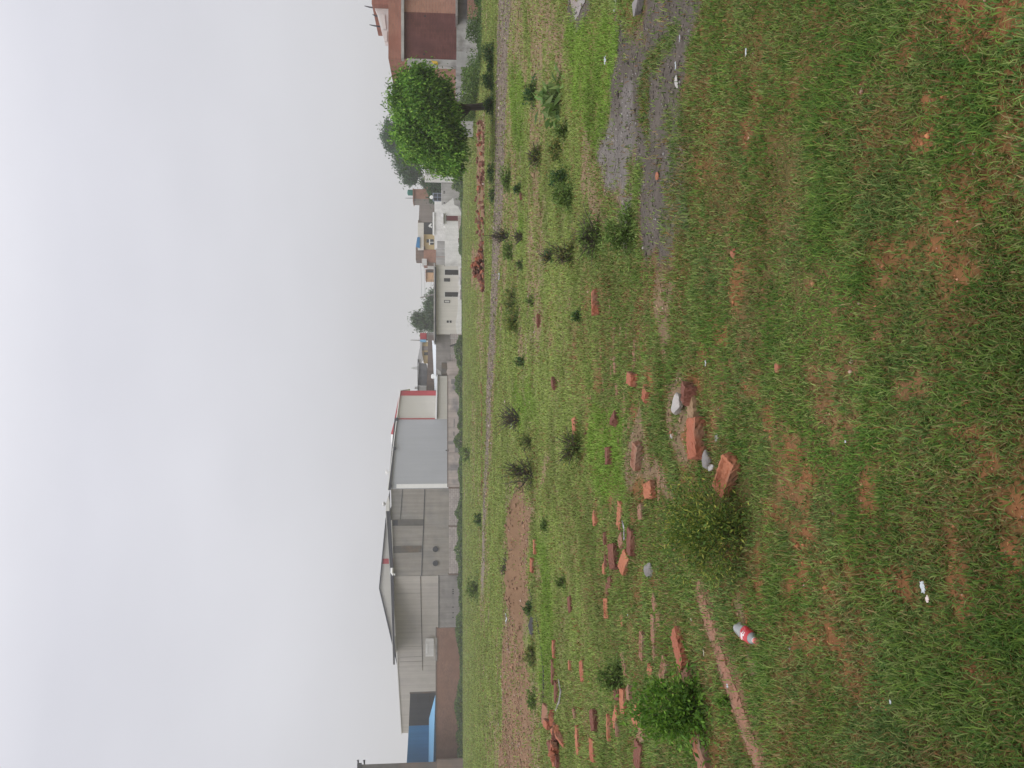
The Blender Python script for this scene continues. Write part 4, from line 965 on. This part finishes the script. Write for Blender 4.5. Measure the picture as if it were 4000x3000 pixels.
shrub('tangled dry shrub with a yellow side in the middle grass', 2082, 1790, 1912, 1985, P_SHRUB + P_DRY, 900, .055, kind='twigs', nst=18, stem=m_twig)
shrub('dark shrub with a pale dry patch and a brick beside it', 2268, 1685, 1800, 2180, P_SHRUB + P_DRY, 1000, .042, kind='twigs', nst=16)
shrub('short grey-green shrub in front of the earth bank', 2142, 2025, 2082, 2108, P_SHRUB, 420, .045)
shrub('round dark shrub beyond the gravel track below the block wall', 1882, 2005, 2052, 1843, P_DARK + P_SHRUB, 600, .11)
shrub('leafy shrub under the bare concrete boundary wall', 1868, 2250, 2345, 1815, P_SHRUB, 900, .13)
shrub('pale weed with bare stalks on the earth bank', 2000, 2185, 2240, 1955, P_PALE + P_SHRUB, 260, .06, kind='twigs')
shrub('low dark plant right of a sunken brick in the left grass', 2208, 2255, 2292, 2168, P_SHRUB, 300, .04)
shrub('dark tuft of weeds beside the earth bank', 2078, 2350, 2400, 2040, P_SHRUB + P_DARK, 420, .05)
shrub('dark brown and green weeds on the slope of the earth bank', 2090, 2520, 2605, 2040, P_SHRUB + P_DRY, 700, .05)
shrub('greener weeds at the left foot of the earth bank', 2092, 2690, 2760, 2050, P_SHRUB, 500, .05)
shrub('soft dark green clump left of the yellow-green lush grass', 2430, 2590, 2690, 2320, P_SHRUB, 1200, .034)
shrub('pale low weed in front of the leafy bright bush', 2850, 2720, 2760, 2815, P_BRIGHT, 160, .03)
shrub('leafy plant by the pale stained plaster wall', 1838, 1745, 1805, 1795, P_SHRUB + P_PALE, 700, .15)
for lab, y0, y1, xt in (('dark shrub at the foot of the round tree', 372, 440, 1888), ('dark shrub right of the round tree trunk', 285, 345, 1882), ('rounded dark shrub beyond the gravel track in front of the maroon panel', 175, 250, 1880), ('low olive shrub between two dark shrubs near the tree', 240, 292, 1902)):
    shrub(lab, 1930, y0, y1, xt, P_DARK + P_SHRUB, 1300, .085, group='shrubs beyond the gravel track')
shrub('dark hedge-like shrub beyond the track left of the round tree', 1928, 640, 712, 1902, P_DARK + P_SHRUB, 700, .085)
shrub('low dark shrub in front of the red brick rubble', 1930, 735, 790, 1908, P_DARK + P_SHRUB, 400, .08)

# ------------------------------------------------------------------ bricks
m_br = [mat('brick_red', (.29, .098, .055), var=.16, scale=11, bump=.006, bscale=55, c2=(.20, .105, .066), stain=(5, .50)),
        mat('brick_orange', (.33, .125, .068), var=.16, scale=11, bump=.006, bscale=55, c2=(.23, .12, .075), stain=(5, .52)),
        mat('brick_dusty', (.25, .125, .082), var=.18, scale=10, bump=.006, bscale=50, c2=(.20, .125, .085), stain=(6, .46)),
        mat('brick_dark', (.150, .058, .040), var=.18, scale=11, bump=.006, bscale=55, c2=(.17, .085, .055), stain=(5, .52)),
        mat('brick_tan', (.235, .150, .085), var=.14, scale=8, bump=.006, bscale=50)]
def brick_mesh(name, L=.228, Wd=.110, Hh=.076, frog=False, broken=False, seed=0):
    r = np.random.default_rng(seed)
    bm = bmesh.new()
    nx_, ny_, nz_ = 9, 5, 4
    bmesh.ops.create_cube(bm, size=1)
    bmesh.ops.subdivide_edges(bm, edges=[e for e in bm.edges if abs((e.verts[0].co - e.verts[1].co).x) > .5], cuts=11, use_grid_fill=True)
    bmesh.ops.subdivide_edges(bm, edges=[e for e in bm.edges if abs((e.verts[0].co - e.verts[1].co).y) > .5], cuts=7, use_grid_fill=True)
    bmesh.ops.subdivide_edges(bm, edges=[e for e in bm.edges if abs((e.verts[0].co - e.verts[1].co).z) > .5], cuts=3, use_grid_fill=True)
    for v in bm.verts:
        x, y, z = v.co * 2
        ed = sorted((abs(x), abs(y), abs(z)))
        k = 1 - (.018 if ed[1] > .99 else 0) - (.02 if ed[0] > .99 else 0)
        px, py, pz = x * L / 2 * k, y * Wd / 2 * k, z * Hh / 2 * k
        if frog and z > .99 and abs(x) < .72 and abs(y) < .55:
            pz -= .013
            if abs(y) < .30 and int((x + 1) * 9 + seed) % 3 != 1: pz += .0075      # raised maker's letters, worn
        if broken and x > .2:
            px -= max(0, (x - .2)) * L * .35 * (.6 + .8 * r.random()) * (1 + .5 * y * z)
        a = .0028
        v.co = (px + r.normal(0, a), py + r.normal(0, a), pz + r.normal(0, a))
    me = bpy.data.meshes.new(name); bm.to_mesh(me); bm.free()
    return me
BM = {'full': [brick_mesh('brick', seed=i) for i in range(3)], 'frog': [brick_mesh('brick', frog=True, seed=7)], 'half': [brick_mesh('brick', L=.15, broken=True, seed=20 + i) for i in range(3)]}
BMC = {}
def brick(label, x, y, kind='full', m=0, yaw=0, sink=.03, tilt=(0, 0), s=1.0, sc_=(1, 1, 1), group=None, name='brick', pos=None):
    X, Y, z = pos if pos else GP(x, y)
    if not pos and x < 2700: s *= .86; sink += .006
    i = int(rng.integers(0, len(BM[kind])))
    key = (kind, i, m)
    if key not in BMC:
        me = BM[kind][i].copy(); me.materials.append(m_br[m]); BMC[key] = me
    o = bpy.data.objects.new(name, BMC[key]); col.objects.link(o)
    o.rotation_euler = (math.radians(tilt[0]), math.radians(tilt[1]), math.radians(yaw))
    o.scale = (s * sc_[0], s * sc_[1], s * sc_[2])
    o.location = (X, Y, z + .038 * s * sc_[2] - sink)
    return tag(o, label, 'brick', group, 'thing')
brick('largest bright red-orange brick, lying whole beside the grey stone chips', 2748, 1711, 'full', 0, 12, .002, (7, 3), 1.08)
brick('orange brick with a deep stamped hollow on top, nearest to the viewer', 2868, 1856, 'frog', 1, -33, .004, (13, 4), 1.0)
brick('half-buried tan brick beside the white stone', 2722, 1604, 'full', 4, 42, .030, (4, 8), 1.0)
brick('dark red half brick under the white stone', 2706, 1533, 'half', 3, 70, .012, (0, 8), 1.05)
brick('blocky red brick seen end-on in the grass', 2482, 1480, 'full', 0, 82, .004, (0, 3), 1.05)
brick('weathered tan brick with an oval hollow, on the cracked earth slab', 2500, 1782, 'frog', 2, -24, .008, (8, 0), 1.1)
brick('reddish brick piece right of the cracked earth slab', 2531, 1538, 'half', 0, 60, .02, (6, 0), 1.0)
brick('dark red brick standing square in the lush grass', 2393, 1780, 'full', 3, 8, .004, (0, 0), 1.1, (.75, 1, 1.05))
brick('dark tilted half brick behind the earth slab', 2412, 1633, 'half', 3, 50, .005, (20, 10), 1.0)
brick('long flat brick sunk along the grass edge, pinkish', 2478, 1392, 'full', 2, -10, .058, (2, 0), 1.1, (1.3, .8, 1))
brick('small pinkish brick on edge, upper right of the brick cluster', 2406, 1428, 'full', 2, 18, .025, (0, 0), .8)
brick('flat pale brick sunk level with the grass', 2408, 1503, 'full', 2, 5, .055, (0, 0), 1.0)
for i, (x, y, yw) in enumerate(((2388, 1436, 0), (2348, 1362, 10), (2357, 1492, -8), (2309, 1553, 5), (2440, 1572, 12), (2456, 1672, -12), (2441, 1690, 25), (2416, 1716, -5), (2446, 1302, -18), (2424, 1306, -14), (2398, 1318, -6), (2382, 1190, -5), (2378, 1140, 3))):
    brick('thin brick edge showing through the grass right of the cracked slab', x, y, 'full', 2, yw, .050, (float(rng.normal(0, 4)), 0), .95, (1, .7, 1), 'brick edges sunk in the middle grass')
brick('long red brick lying alone with a dark shadow, right of the others', 2338, 1182, 'full', 0, 14, .006, (-6, 2), 1.25)
brick('lone brick on the tan track, middle right', 2110, 1252, 'full', 3, 30, .01, (0, 0), 1.15)
brick('tiny lone brick beside the little dark shrub', 2040, 767, 'full', 3, 60, .01, (0, 0), 1.1)
brick('lone dark brick in the middle of the green field', 2172, 1497, 'full', 3, 60, .005, (0, 0), 1.1)
brick('orange brick tucked under the dark shrub with a pale dry patch', 2257, 1666, 'full', 1, 20, .01, (10, 0), 1.1)
brick('reddish brick pointing out of the soil right of the big bush', 2556, 1905, 'half', 1, 15, .012, (14, 0), 1.2)
brick('flat tan brick strip in front of the cracked slab', 2575, 1895, 'full', 2, -8, .06, (0, 0), 1.1, (1.2, .6, 1))
brick('broad flat reddish brick left of the earth slab', 2425, 2012, 'full', 1, -18, .052, (3, 0), 1.25)
brick('small flat orange brick in the lush grass', 2328, 2020, 'half', 1, 30, .045, (0, 0), 1.25)
brick('pinkish brick fragment above the big bush', 2510, 1990, 'half', 2, 12, .045, (0, 0), 1.2)
brick('brick under a pale rag above the big bush', 2478, 2116, 'full', 3, -8, .015, (4, 0), 1.1)
brick('tilted orange brick above the big bush', 2452, 2195, 'full', 1, -38, .02, (14, 6), 1.15)
brick('dark red upright brick left of the tilted orange brick', 2412, 2172, 'full', 3, 22, .004, (16, 0), 1.15)
brick('small pinkish brick corner between two red bricks', 2435, 2106, 'half', 2, 40, .03, (8, 0), 1.1)
for x, y, yw in ((2368, 2098, 20), (2372, 2180, -10), (2366, 2215, 10), (2388, 2268, 15), (2380, 2290, -20)):
    brick('reddish brick chip in a line left of the upright dark brick', x, y, 'half', 1 if x % 4 else 3, yw, .035, (float(rng.normal(0, 6)), 0), 1.05, group='brick chips in a loose line')
brick('brick with a round hollow standing alone in the left grass', 2378, 2376, 'frog', 1, 15, .02, (16, 0), .95)
for lab, x, y, yw, kd, mm in (('pale orange brick tip left of the big bush', 2560, 2344, 50, 'half', 2), ('sunken dull brick in the left grass', 2434, 2415, 20, 'half', 1), ('small dull brick corner in the left grass', 2578, 2412, 10, 'half', 2), ('light pinkish brick flat in the left grass', 2556, 2458, 5, 'full', 2), ('hollowed brick half buried in the left grass', 2514, 2522, -6, 'frog', 2), ('dull brick half hidden by bright grass', 2560, 2542, 12, 'half', 2),
                              ('diamond-shaped pinkish brick face in the left grass', 2440, 2593, 44, 'full', 2), ('reddish brick behind the long sunken pair', 2545, 2612, -25, 'half', 1), ('hollowed tan brick next to the leafy bush', 2600, 2618, -30, 'frog', 2)):
    brick(lab, x, y, kd, mm, yw, .048 if kd != 'frog' else .04, (float(rng.normal(0, 3)), 0), 1.1)
def brick2(label, p, q, m, rise=.03, wd=1.0):
    a, b = GP(*p), GP(*q)
    d = math.hypot(b[0] - a[0], b[1] - a[1])
    return brick(label, 0, 0, 'full', m, math.degrees(math.atan2(b[1] - a[1], b[0] - a[0])), .076 - rise, (3, 0), 1.0, (d / .226, wd, 1), pos=((a[0] + b[0]) / 2, (a[1] + b[1]) / 2, (a[2] + b[2]) / 2))
brick2('long reddish brick of the sunken pair, right one', (2650, 2466), (2686, 2608), 0, .045, 1.35)
brick2('lighter brick of the sunken pair, left one', (2690, 2612), (2714, 2738), 2, .04, 1.25)
brick('dusty brick below the leafy bright bush', 2735, 2878, 'full', 1, 52, .034, (3, 0), 1.08)
brick('dusty pink brick touching the left edge of the picture', 2760, 2958, 'full', 2, 48, .036, (3, 0), 1.08)
brick('angled orange brick behind the leafy bright bush', 2500, 2800, 'full', 1, -38, .03, (10, 0), 1.15)
brick('second angled brick behind the leafy bright bush', 2512, 2868, 'full', 2, -60, .035, (6, 0), 1.1)
brick('dark long brick at the left edge behind the bush', 2506, 2950, 'full', 3, -12, .03, (12, 0), 1.2)
brick('orange brick standing among leaves of the bright bush', 2448, 2738, 'full', 1, 12, .01, (10, 0), 1.0)
brick('small brick upright right of the orange one in the leaves', 2428, 2700, 'half', 3, 20, .01, (10, 0), 1.1)
brick('tan brick beside the leaves of the bright bush', 2470, 2698, 'half', 2, 20, .02, (0, 0), 1.1)
brick('brick with dark side alone in the left middle grass', 2332, 2812, 'full', 3, 35, .0, (12, 0), 1.05)
for i, (x, y) in enumerate(((2386, 2842), (2420, 2838), (2322, 2930), (2262, 2850), (2264, 2905), (2252, 2780), (2282, 2620), (2232, 2593), (2415, 2800))):
    brick('reddish brick half sunk in the grass towards the left edge', x, y, ('full', 'half')[i % 2], (1, 2, 0, 1)[i % 4], float(rng.uniform(-40, 40)), .03, (float(rng.normal(0, 6)), 0), 1.15, group='scattered bricks near the left edge')
for i in range(16):
    a, b = rng.normal(0, 9), rng.normal(0, 38)
    brick('red brick in the tumbled group at the left edge', 2182 + a, 2900 + b, ('full', 'half')[i % 2], (0, 1, 3, 0)[i % 4], float(rng.uniform(0, 180)), .0 if i % 3 else -.05, (float(rng.normal(0, 14)), float(rng.normal(0, 14))), 1.2, group='tumbled bricks at the left edge')
brick('brick lying flat in the lush green strip, left', 2172, 2535, 'full', 0, 8, .02, (4, 0), 1.2)
brick('long reddish brick in the lush strip beside the grey stick', 2168, 2625, 'full', 3, -4, .02, (3, 0), 1.25, (1.4, 1, 1))
brick('reddish brick left of the grey stick', 2180, 2702, 'full', 3, -10, .02, (3, 0), 1.2, (1.3, 1, 1))
brick('dull brick on its side near the lush strip', 2236, 2360, 'full', 3, 35, .01, (10, 0), 1.0)
brick('orange brick at the foot of the earth bank', 2096, 2136, 'full', 1, 8, .02, (3, 0), 1.3)
brick('red brick on the ledge of the earth bank', 2088, 2208, 'full', 0, -8, .0, (12, 0), 1.3)
# a course of old bricks set level with the soil
ln = [(2722, 2285), (2752, 2385), (2792, 2500), (2832, 2625), (2878, 2755), (2925, 2880), (2972, 2995)]
pl = [GP(*q) for q in ln]
for (a, b) in zip(pl[:-1], pl[1:]):
    d = math.hypot(b[0] - a[0], b[1] - a[1])
    o = brick('worn brick set level with the soil in a straight course on the left', 0, 0, 'full', 2, math.degrees(math.atan2(b[1] - a[1], b[0] - a[0])), .078, (0, 0), 1.0, (d / .226, 1.2, 1), 'sunken brick course', pos=((a[0] + b[0]) / 2, (a[1] + b[1]) / 2, (a[2] + b[2]) / 2 + .006))
# the red heap beyond the track and the long low row of rubble beside it
hx0, hY, _ = GP(1890, 1045)
for i in range(130):
    u = rng.normal(0, .62); u = max(-1.05, min(1.05, u)); d = rng.normal(0, .35)
    hh = .56 * math.exp(-(u / .62) ** 2) * math.exp(-(d / .5) ** 2) * rng.uniform(.5, 1)
    X, Y = hx0 + u, hY + d
    brick('broken red brick in the heap beyond the gravel track', 0, 0, ('half', 'full')[i % 3 == 0], (0, 3, 0, 3)[i % 4], float(rng.uniform(0, 360)), .01, (float(rng.normal(0, 30)), float(rng.normal(0, 30))), 1.15, group='heap of broken red bricks', pos=(X, Y, float(H(X, Y)) + hh))
for i in range(95):
    y = rng.uniform(470, 930); x = 1883 + rng.normal(0, 5)
    X, Y, z = GP(x, y)
    brick('red brick piece in the long low rubble row left of the round tree', 0, 0, ('half', 'full')[i % 3 == 0], (3, 2, 3, 0)[i % 4], float(rng.uniform(0, 360)), .035, (float(rng.normal(0, 22)), float(rng.normal(0, 22))), 1.2, group='long low row of brick rubble', pos=(X, Y, z + .03 + max(0, float(rng.normal(.05, .07)))))
for i in range(26):
    y = rng.uniform(1490, 1940)
    brick('small red brick piece along the far edge of the gravel track', 1886 + rng.normal(0, 1.5), y, ('half', 'full')[i % 2], (0, 3)[i % 2], float(rng.uniform(-30, 30)), .01, (0, 0), 1.3, group='brick pieces along the track edge')

# ------------------------------------------------------------------ stones and litter
def lump(name, label, cat, x, y, size, m, seed=0, sink=.3, yaw=0, flat=1.0):
    r = np.random.default_rng(seed)
    X, Y, z = GP(x, y)
    bm = bmesh.new(); bmesh.ops.create_icosphere(bm, subdivisions=3, radius=1)
    ph = r.uniform(0, 6, 9)
    pl = [(Vector(r.normal(0, 1, 3)).normalized(), r.uniform(.45, .8)) for _ in range(9)]
    for v in bm.verts:
        p = v.co.copy()
        for nrm, d in pl:
            e = p.dot(nrm) - d
            if e > 0: p -= nrm * e * .9
        k = 1 + .06 * math.sin(5 * p.x + ph[0]) * math.sin(6 * p.y + ph[1]) + r.normal(0, .012)
        v.co = Vector((p.x * size[0] * k, p.y * size[1] * k, p.z * size[2] * k * flat))
    me = bpy.data.meshes.new(name); bm.to_mesh(me); bm.free()
    o = link(name, me, m); o.location = (X, Y, z + size[2] * (1 - 2 * sink)); o.rotation_euler = (0, 0, math.radians(yaw))
    return tag(o, label, cat, None, 'thing')
m_stone = mat('pale_stone', (.37, .35, .335), var=.16, scale=14, bump=.01, bscale=40, c2=(.36, .33, .31))
m_chip = mat('grey_stone', (.20, .185, .18), var=.2, scale=14, bump=.01, bscale=40)
m_redstone = mat('red_stone', (.29, .11, .065), var=.15, scale=14, bump=.008, bscale=40)
lump('stone', 'whitish lump of old concrete resting on the tan brick', 'stone', 2672, 1580, (.085, .06, .05), m_stone, 1, .05, 35)
lump('stone', 'grey concrete rubble against the largest red brick', 'stone', 2775, 1795, (.07, .05, .035), m_chip, 2, .2, 20)
lump('stone', 'flat grey stone chip left of the rubble by the red brick', 'stone', 2790, 1825, (.05, .022, .02), m_stone, 3, .2, -60)
lump('stone', 'pale flat stone in the grass below the largest red brick', 'stone', 2806, 1712, (.035, .03, .012), m_chip, 4, .2, 10)
lump('stone', 'rounded red stone in the green foreground', 'stone', 3050, 1436, (.032, .03, .02), m_redstone, 5, .3)
lump('stone', 'small red chip beside a white one on the bare soil', 'stone', 2626, 1688, (.022, .018, .014), m_redstone, 6, .2)
lump('stone', 'small white chip on the bare soil', 'stone', 2628, 1704, (.02, .016, .012), m_stone, 7, .2)
lump('stone', 'dark red clod in the reddish bare patch', 'stone', 2872, 985, (.035, .028, .018), m_redstone, 8, .3)
lump('stone', 'grey clod in the grass above the fallen bottle', 'stone', 2545, 2222, (.07, .045, .04), m_chip, 9, .25)
lump('stone', 'tan angular stone by the dark gravel', 'stone', 2648, 322, (.055, .03, .012), m_stone, 10, .1, 20)
lump('stone', 'orange stone lying on the gravel', 'stone', 2572, 688, (.035, .03, .014), m_redstone, 11, .2)
lump('stone', 'dark boulder in the grass near the top right corner', 'stone', 2510, 22, (.12, .07, .06), m_chip, 12, .2)
lump('stone', 'dark lump of rotten wood below the earth bank', 'debris', 2084, 2440, (.20, .10, .07), m_black, 13, .25, 4)
def scrap(name, label, cat, x, y, L, W, m, yaw=0, seed=0, lift=.012):
    """crumpled flat scrap with some thickness"""
    r = np.random.default_rng(seed); L *= .72; W *= .72
    X, Y, z = GP(x, y)
    bm = bmesh.new(); bmesh.ops.create_grid(bm, x_segments=9, y_segments=6, size=.5)
    for v in bm.verts:
        a, b = v.co.x, v.co.y
        rag = 1 - .35 * r.random() * (abs(a) > .38) - .3 * r.random() * (abs(b) > .38)
        v.co = Vector((a * L * rag, b * W * rag, lift + (math.sin(a * 9 + seed) * math.cos(b * 7 + seed * 2)) * .14 * min(L, W) + r.normal(0, .025 * min(L, W)) + .1 * L * abs(a)))
    me = bpy.data.meshes.new(name); bm.to_mesh(me); bm.free()
    o = link(name, me, m); o.location = (X, Y, z + .01); o.rotation_euler = (0, 0, math.radians(yaw))
    so_ = o.modifiers.new('thickness', 'SOLIDIFY'); so_.thickness = .0015
    return tag(o, label, cat, None, 'thing')
m_plastic = mat('white_plastic', (.42, .45, .47), rough=.4, var=.12, scale=20)
m_pinkp = mat('pinkish_plastic', (.55, .46, .44), rough=.5, var=.12, scale=20)
m_rag = mat('grey_rag', (.30, .29, .31), var=.2, scale=20)
m_drylf = mat('dry_leaf', (.34, .32, .24), var=.15, scale=20)
scrap('plastic_scrap', 'pale bluish plastic scrap in the near grass, left', 'litter', 3652, 2292, .055, .032, m_plastic, 20, 1, .03)
scrap('plastic_scrap', 'smaller whitish plastic scrap just below the bluish one', 'litter', 3670, 2338, .030, .024, m_pinkp, -20, 2, .03)
scrap('plastic_scrap', 'tiny bluish plastic knot on the sunken brick course', 'litter', 2862, 2678, .035, .025, m_plastic, 0, 3, .02)
scrap('dry_leaf', 'curled whitish leaf between the sunken bricks and the brick course', 'leaf', 2768, 2548, .06, .018, m_drylf, 15, 4, .02)
scrap('dry_leaf', 'small pale folded leaf near the start of the brick course', 'leaf', 2718, 2420, .035, .018, m_drylf, 70, 5, .02)
scrap('rag', 'twisted grey rag lying over a brick above the big bush', 'rag', 2470, 2072, .26, .035, m_rag, 25, 6, .06)
scrap('plastic_scrap', 'white scrap on the dark gravel', 'litter', 2652, 258, .085, .03, m_plastic, 0, 7)
scrap('plastic_scrap', 'long white scrap lying in the bare strip near the gravel', 'litter', 2930, 204, .065, .02, m_plastic, 0, 8)
scrap('plastic_scrap', 'white crumpled scrap beside the lush green patch', 'litter', 2380, 236, .12, .09, m_plastic, 0, 9, .03)
scrap('plastic_scrap', 'grey scrap at the edge of the gravel near the corner', 'litter', 2668, 150, .08, .03, m_rag, 0, 10)
scrap('paper_scrap', 'white and red scrap in the grass above the round red stone', 'litter', 2782, 1418, .05, .018, m_plastic, 10, 11, .03)
scrap('plastic_scrap', 'white scrap near the gravel track, in front of the brick heap', 'litter', 1958, 1078, .35, .18, m_plastic, 0, 12, .05)
scrap('plastic_scrap', 'small white bag on the top of the earth bank', 'litter', 1992, 2418, .40, .15, m_plastic, 0, 13, .08)
scrap('plastic_scrap', 'white strip under the dry branched shrub', 'litter', 2012, 1660, .30, .06, m_plastic, 0, 14, .08)
scrap('plastic_scrap', 'tiny white fleck in the near grass at the centre', 'litter', 3342, 1725, .016, .012, m_plastic, 0, 15, .03)
scrap('plastic_scrap', 'pale blue fleck in the near grass at the left', 'litter', 3522, 2740, .020, .014, m_plastic, 0, 16, .03)
scrap('plastic_scrap', 'pale splinter below the dark bush', 'litter', 2470, 2402, .03, .012, m_plastic, 60, 17, .03)
# fallen soft-drink bottle
bx_, by_, bz_ = GP(2905, 2452); nx2, ny2, nz2 = GP(2992, 2524)
bt_ = thing('plastic_bottle', 'crushed clear plastic bottle with a red label lying in the grass', 'bottle', (bx_, by_, bz_ + .03))
dv = Vector((nx2 - bx_, ny2 - by_, .0)); Lb = .245
bt_.rotation_euler = (math.pi / 2, 0, math.atan2(dv.y, dv.x) + math.pi / 2)
def clearmat():
    m = bpy.data.materials.new('clear_plastic'); m.use_nodes = True
    p = m.node_tree.nodes['Principled BSDF']; p.inputs['Base Color'].default_value = (.60, .61, .62, 1); p.inputs['Roughness'].default_value = .22; p.inputs['Transmission Weight'].default_value = .6; p.inputs['IOR'].default_value = 1.25
    return m
m_clear = clearmat()
m_label = mat('red_label', (.42, .035, .045), rough=.35, var=.08, scale=30)
m_labelw = mat('white_print', (.80, .78, .78), rough=.4, var=.05)
m_cap = mat('bottle_cap', (.62, .16, .15), rough=.4, var=.05)
def bl(prof, a0=0, a1=2 * math.pi, n=20, crush=True):
    m = MB(); rows = []
    for r, z in prof:
        ring = []
        for k in range(n + 1):
            a = a0 + (a1 - a0) * k / n
            q = r * (1 - (.10 * math.sin(3 * a + z * 40) + .06 * math.sin(5 * a - z * 70)) * (1 if crush else 0) * min(1, max(0, (.17 - z) / .05)))
            ring.append((q * math.cos(a), q * math.sin(a) * (.88 if crush else 1), z))
        rows.append(ring)
    w_ = n + 1
    m.add([p for r in rows for p in r], [(i * w_ + k, i * w_ + k + 1, (i + 1) * w_ + k + 1, (i + 1) * w_ + k) for i in range(len(rows) - 1) for k in range(n)])
    return m
b_ = bl([(.008, .008), (.022, .0), (.031, .006), (.034, .02), (.033, .05), (.0345, .08), (.0335, .11), (.034, .15), (.033, .17), (.027, .195), (.017, .212), (.0125, .222), (.0125, .236)])
body = b_.build('bottle_body', m_clear, bt_)
for p in body.data.polygons: p.use_smooth = True
lab = bl([(.0355, .100), (.0357, .125), (.0355, .150), (.0350, .172), (.0300, .188)]).build('label_band', m_label, bt_)
for z0, z1, a0, a1 in ((.114, .122, 1.1, 2.3), (.124, .135, .7, 1.9), (.138, .146, 1.3, 2.6), (.150, .158, .9, 1.5), (.116, .126, 3.2, 4.1), (.132, .142, 3.6, 4.6), (.120, .150, 5.2, 5.5)):
    bl([(.0356, z0), (.0357, (z0 + z1) / 2), (.0356, z1)], a0, a1, 8).build('label_print', m_labelw, lab)
bl([(.0145, .226), (.0145, .243), (.001, .2435)], crush=False).build('cap', m_cap, bt_)
bl([(.0142, .2185), (.0142, .2235)], crush=False).build('neck_ring', m_labelw, bt_)
# a cable, a stick, a slab, straw stalks
def rod(name, label, cat, pts, r, m):
    q = [GP(x, y) for x, y in pts]; o0 = q[0]
    mb = MB(o0); mb.tube([(a, b, c + r + .004 + (.05 if 0 < i < len(q) - 1 and name == 'straw' else 0)) for i, (a, b, c) in enumerate(q)], r, 6)
    o = mb.build(name, m); o.location = o0
    return tag(o, label, cat, None, 'thing')
rod('cable', 'thin dark cable trailing through the grass at the foot of the earth bank', 'cable', [(2070, 2300), (2092, 2390), (2106, 2450), (2118, 2540), (2126, 2620), (2126, 2700), (2122, 2760), (2112, 2840)], .011, m_black)
rod('wooden_stick', 'pale grey stick lying beside the red bricks of the lush strip', 'stick', [(2188, 2655), (2196, 2700), (2190, 2740), (2176, 2775)], .015, mat('grey_wood', (.27, .255, .24), var=.15, scale=10))
rod('straw', 'yellow straw stalk arching beside the big bush', 'straw', [(2865, 1985), (2848, 2020), (2852, 2060), (2880, 2112)], .0022, mat('straw_yellow', (.24, .21, .07), var=.15, scale=20))
rod('straw', 'second yellow straw stalk beside the big bush', 'straw', [(2868, 1990), (2858, 2030), (2866, 2075)], .002, MATS['straw_yellow'])
o = brick('large reddish slab propped up at the left edge of the field', 2140, 2795, 'full', 2, -20, -.02, (34, 0), 1.35, (1.5, 1.2, .45), name='stone_slab'); o['category'] = 'slab'
# shallow pale puddle at the right edge
pm = MB(); px_ = [GP(x, y) for x, y in ((2228, -40), (2236, 40), (2248, 78), (2262, 60), (2274, 25), (2288, 8), (2296, -40))]
zp = max(q[2] for q in px_) + .004
pm.add([(q[0], q[1], zp) for q in px_], [list(range(len(px_)))])
tag(pm.build('puddle', mat('puddle_water', (.26, .25, .24), rough=.08, var=.05, spec=.6)), kind='structure')
pm = MB(); px_ = [GP(x, y) for x, y in ((2395, -40), (2396, 30), (2402, 58), (2408, 30), (2412, -40))]
zp = max(q[2] for q in px_) + .004
pm.add([(q[0], q[1], zp) for q in px_], [list(range(len(px_)))])
tag(pm.build('puddle', MATS['puddle_water']), kind='structure')

# loose stones of the gravel patch and small clods on bare soil: uncountable
def pebbles(n, y0, y1):
    a, b = y0 ** .5, y1 ** .5
    Y = (a + rng.random(n) * (b - a)) ** 2
    X = (rng.random(n) * 2 - 1) * (.58 * Y + .2)
    cv, sc3, _ = ground_state(X, Y)
    k = rng.random(n) < (1 - cv) ** 2
    X, Y, sc3 = X[k], Y[k], sc3[k]
    n = len(X)
    s = (.0028 + .00062 * Y) * rng.gamma(1.8, .45, n)
    oc = np.array([(1, 0, 0), (0, 1, 0), (-1, 0, 0), (0, -1, 0), (0, 0, .7), (0, 0, -.5)])
    V = oc[None] * s[:, None, None] * rng.uniform(.55, 1.4, (n, 6, 3)) + np.stack([X, Y, H(X, Y) + s * .15], 1)[:, None]
    f = np.array([(0, 1, 4), (1, 2, 4), (2, 3, 4), (3, 0, 4), (1, 0, 5), (2, 1, 5), (3, 2, 5), (0, 3, 5)])
    c = sc3 * rng.uniform(.42, 1.75, (n, 1)) + rng.uniform(0, .06, (n, 1)) * (rng.random((n, 1)) < .12) * 3
    return np_mesh('gravel', V.reshape(-1, 3), [(np.arange(n)[:, None, None] * 6 + f[None]).reshape(-1, 3)], np.repeat(np.clip(c, 0, .7), 6, 0))
tag(link('gravel', pebbles(200000, 1.5, 36), attr_mat('gravel_stone', .9)), 'loose gravel and small clods lying on the bare ground', 'gravel', kind='stuff')

# ------------------------------------------------------------------ thin monsoon haze
hz_ = MB(); hz_.box(-720, 720, -60, 1190, -1.4, 18)
ho = hz_.build('haze', None)
hm = bpy.data.materials.new('haze_air'); hm.use_nodes = True
hn = hm.node_tree; hn.nodes.clear()
vo = hn.nodes.new('ShaderNodeVolumePrincipled'); oo = hn.nodes.new('ShaderNodeOutputMaterial')
vo.inputs['Color'].default_value = (.93, .93, .95, 1); vo.inputs['Density'].default_value = .0010; vo.inputs['Anisotropy'].default_value = .25
hn.links.new(vo.outputs[0], oo.inputs['Volume'])
ho.data.materials.append(hm)
tag(ho, kind='stuff')
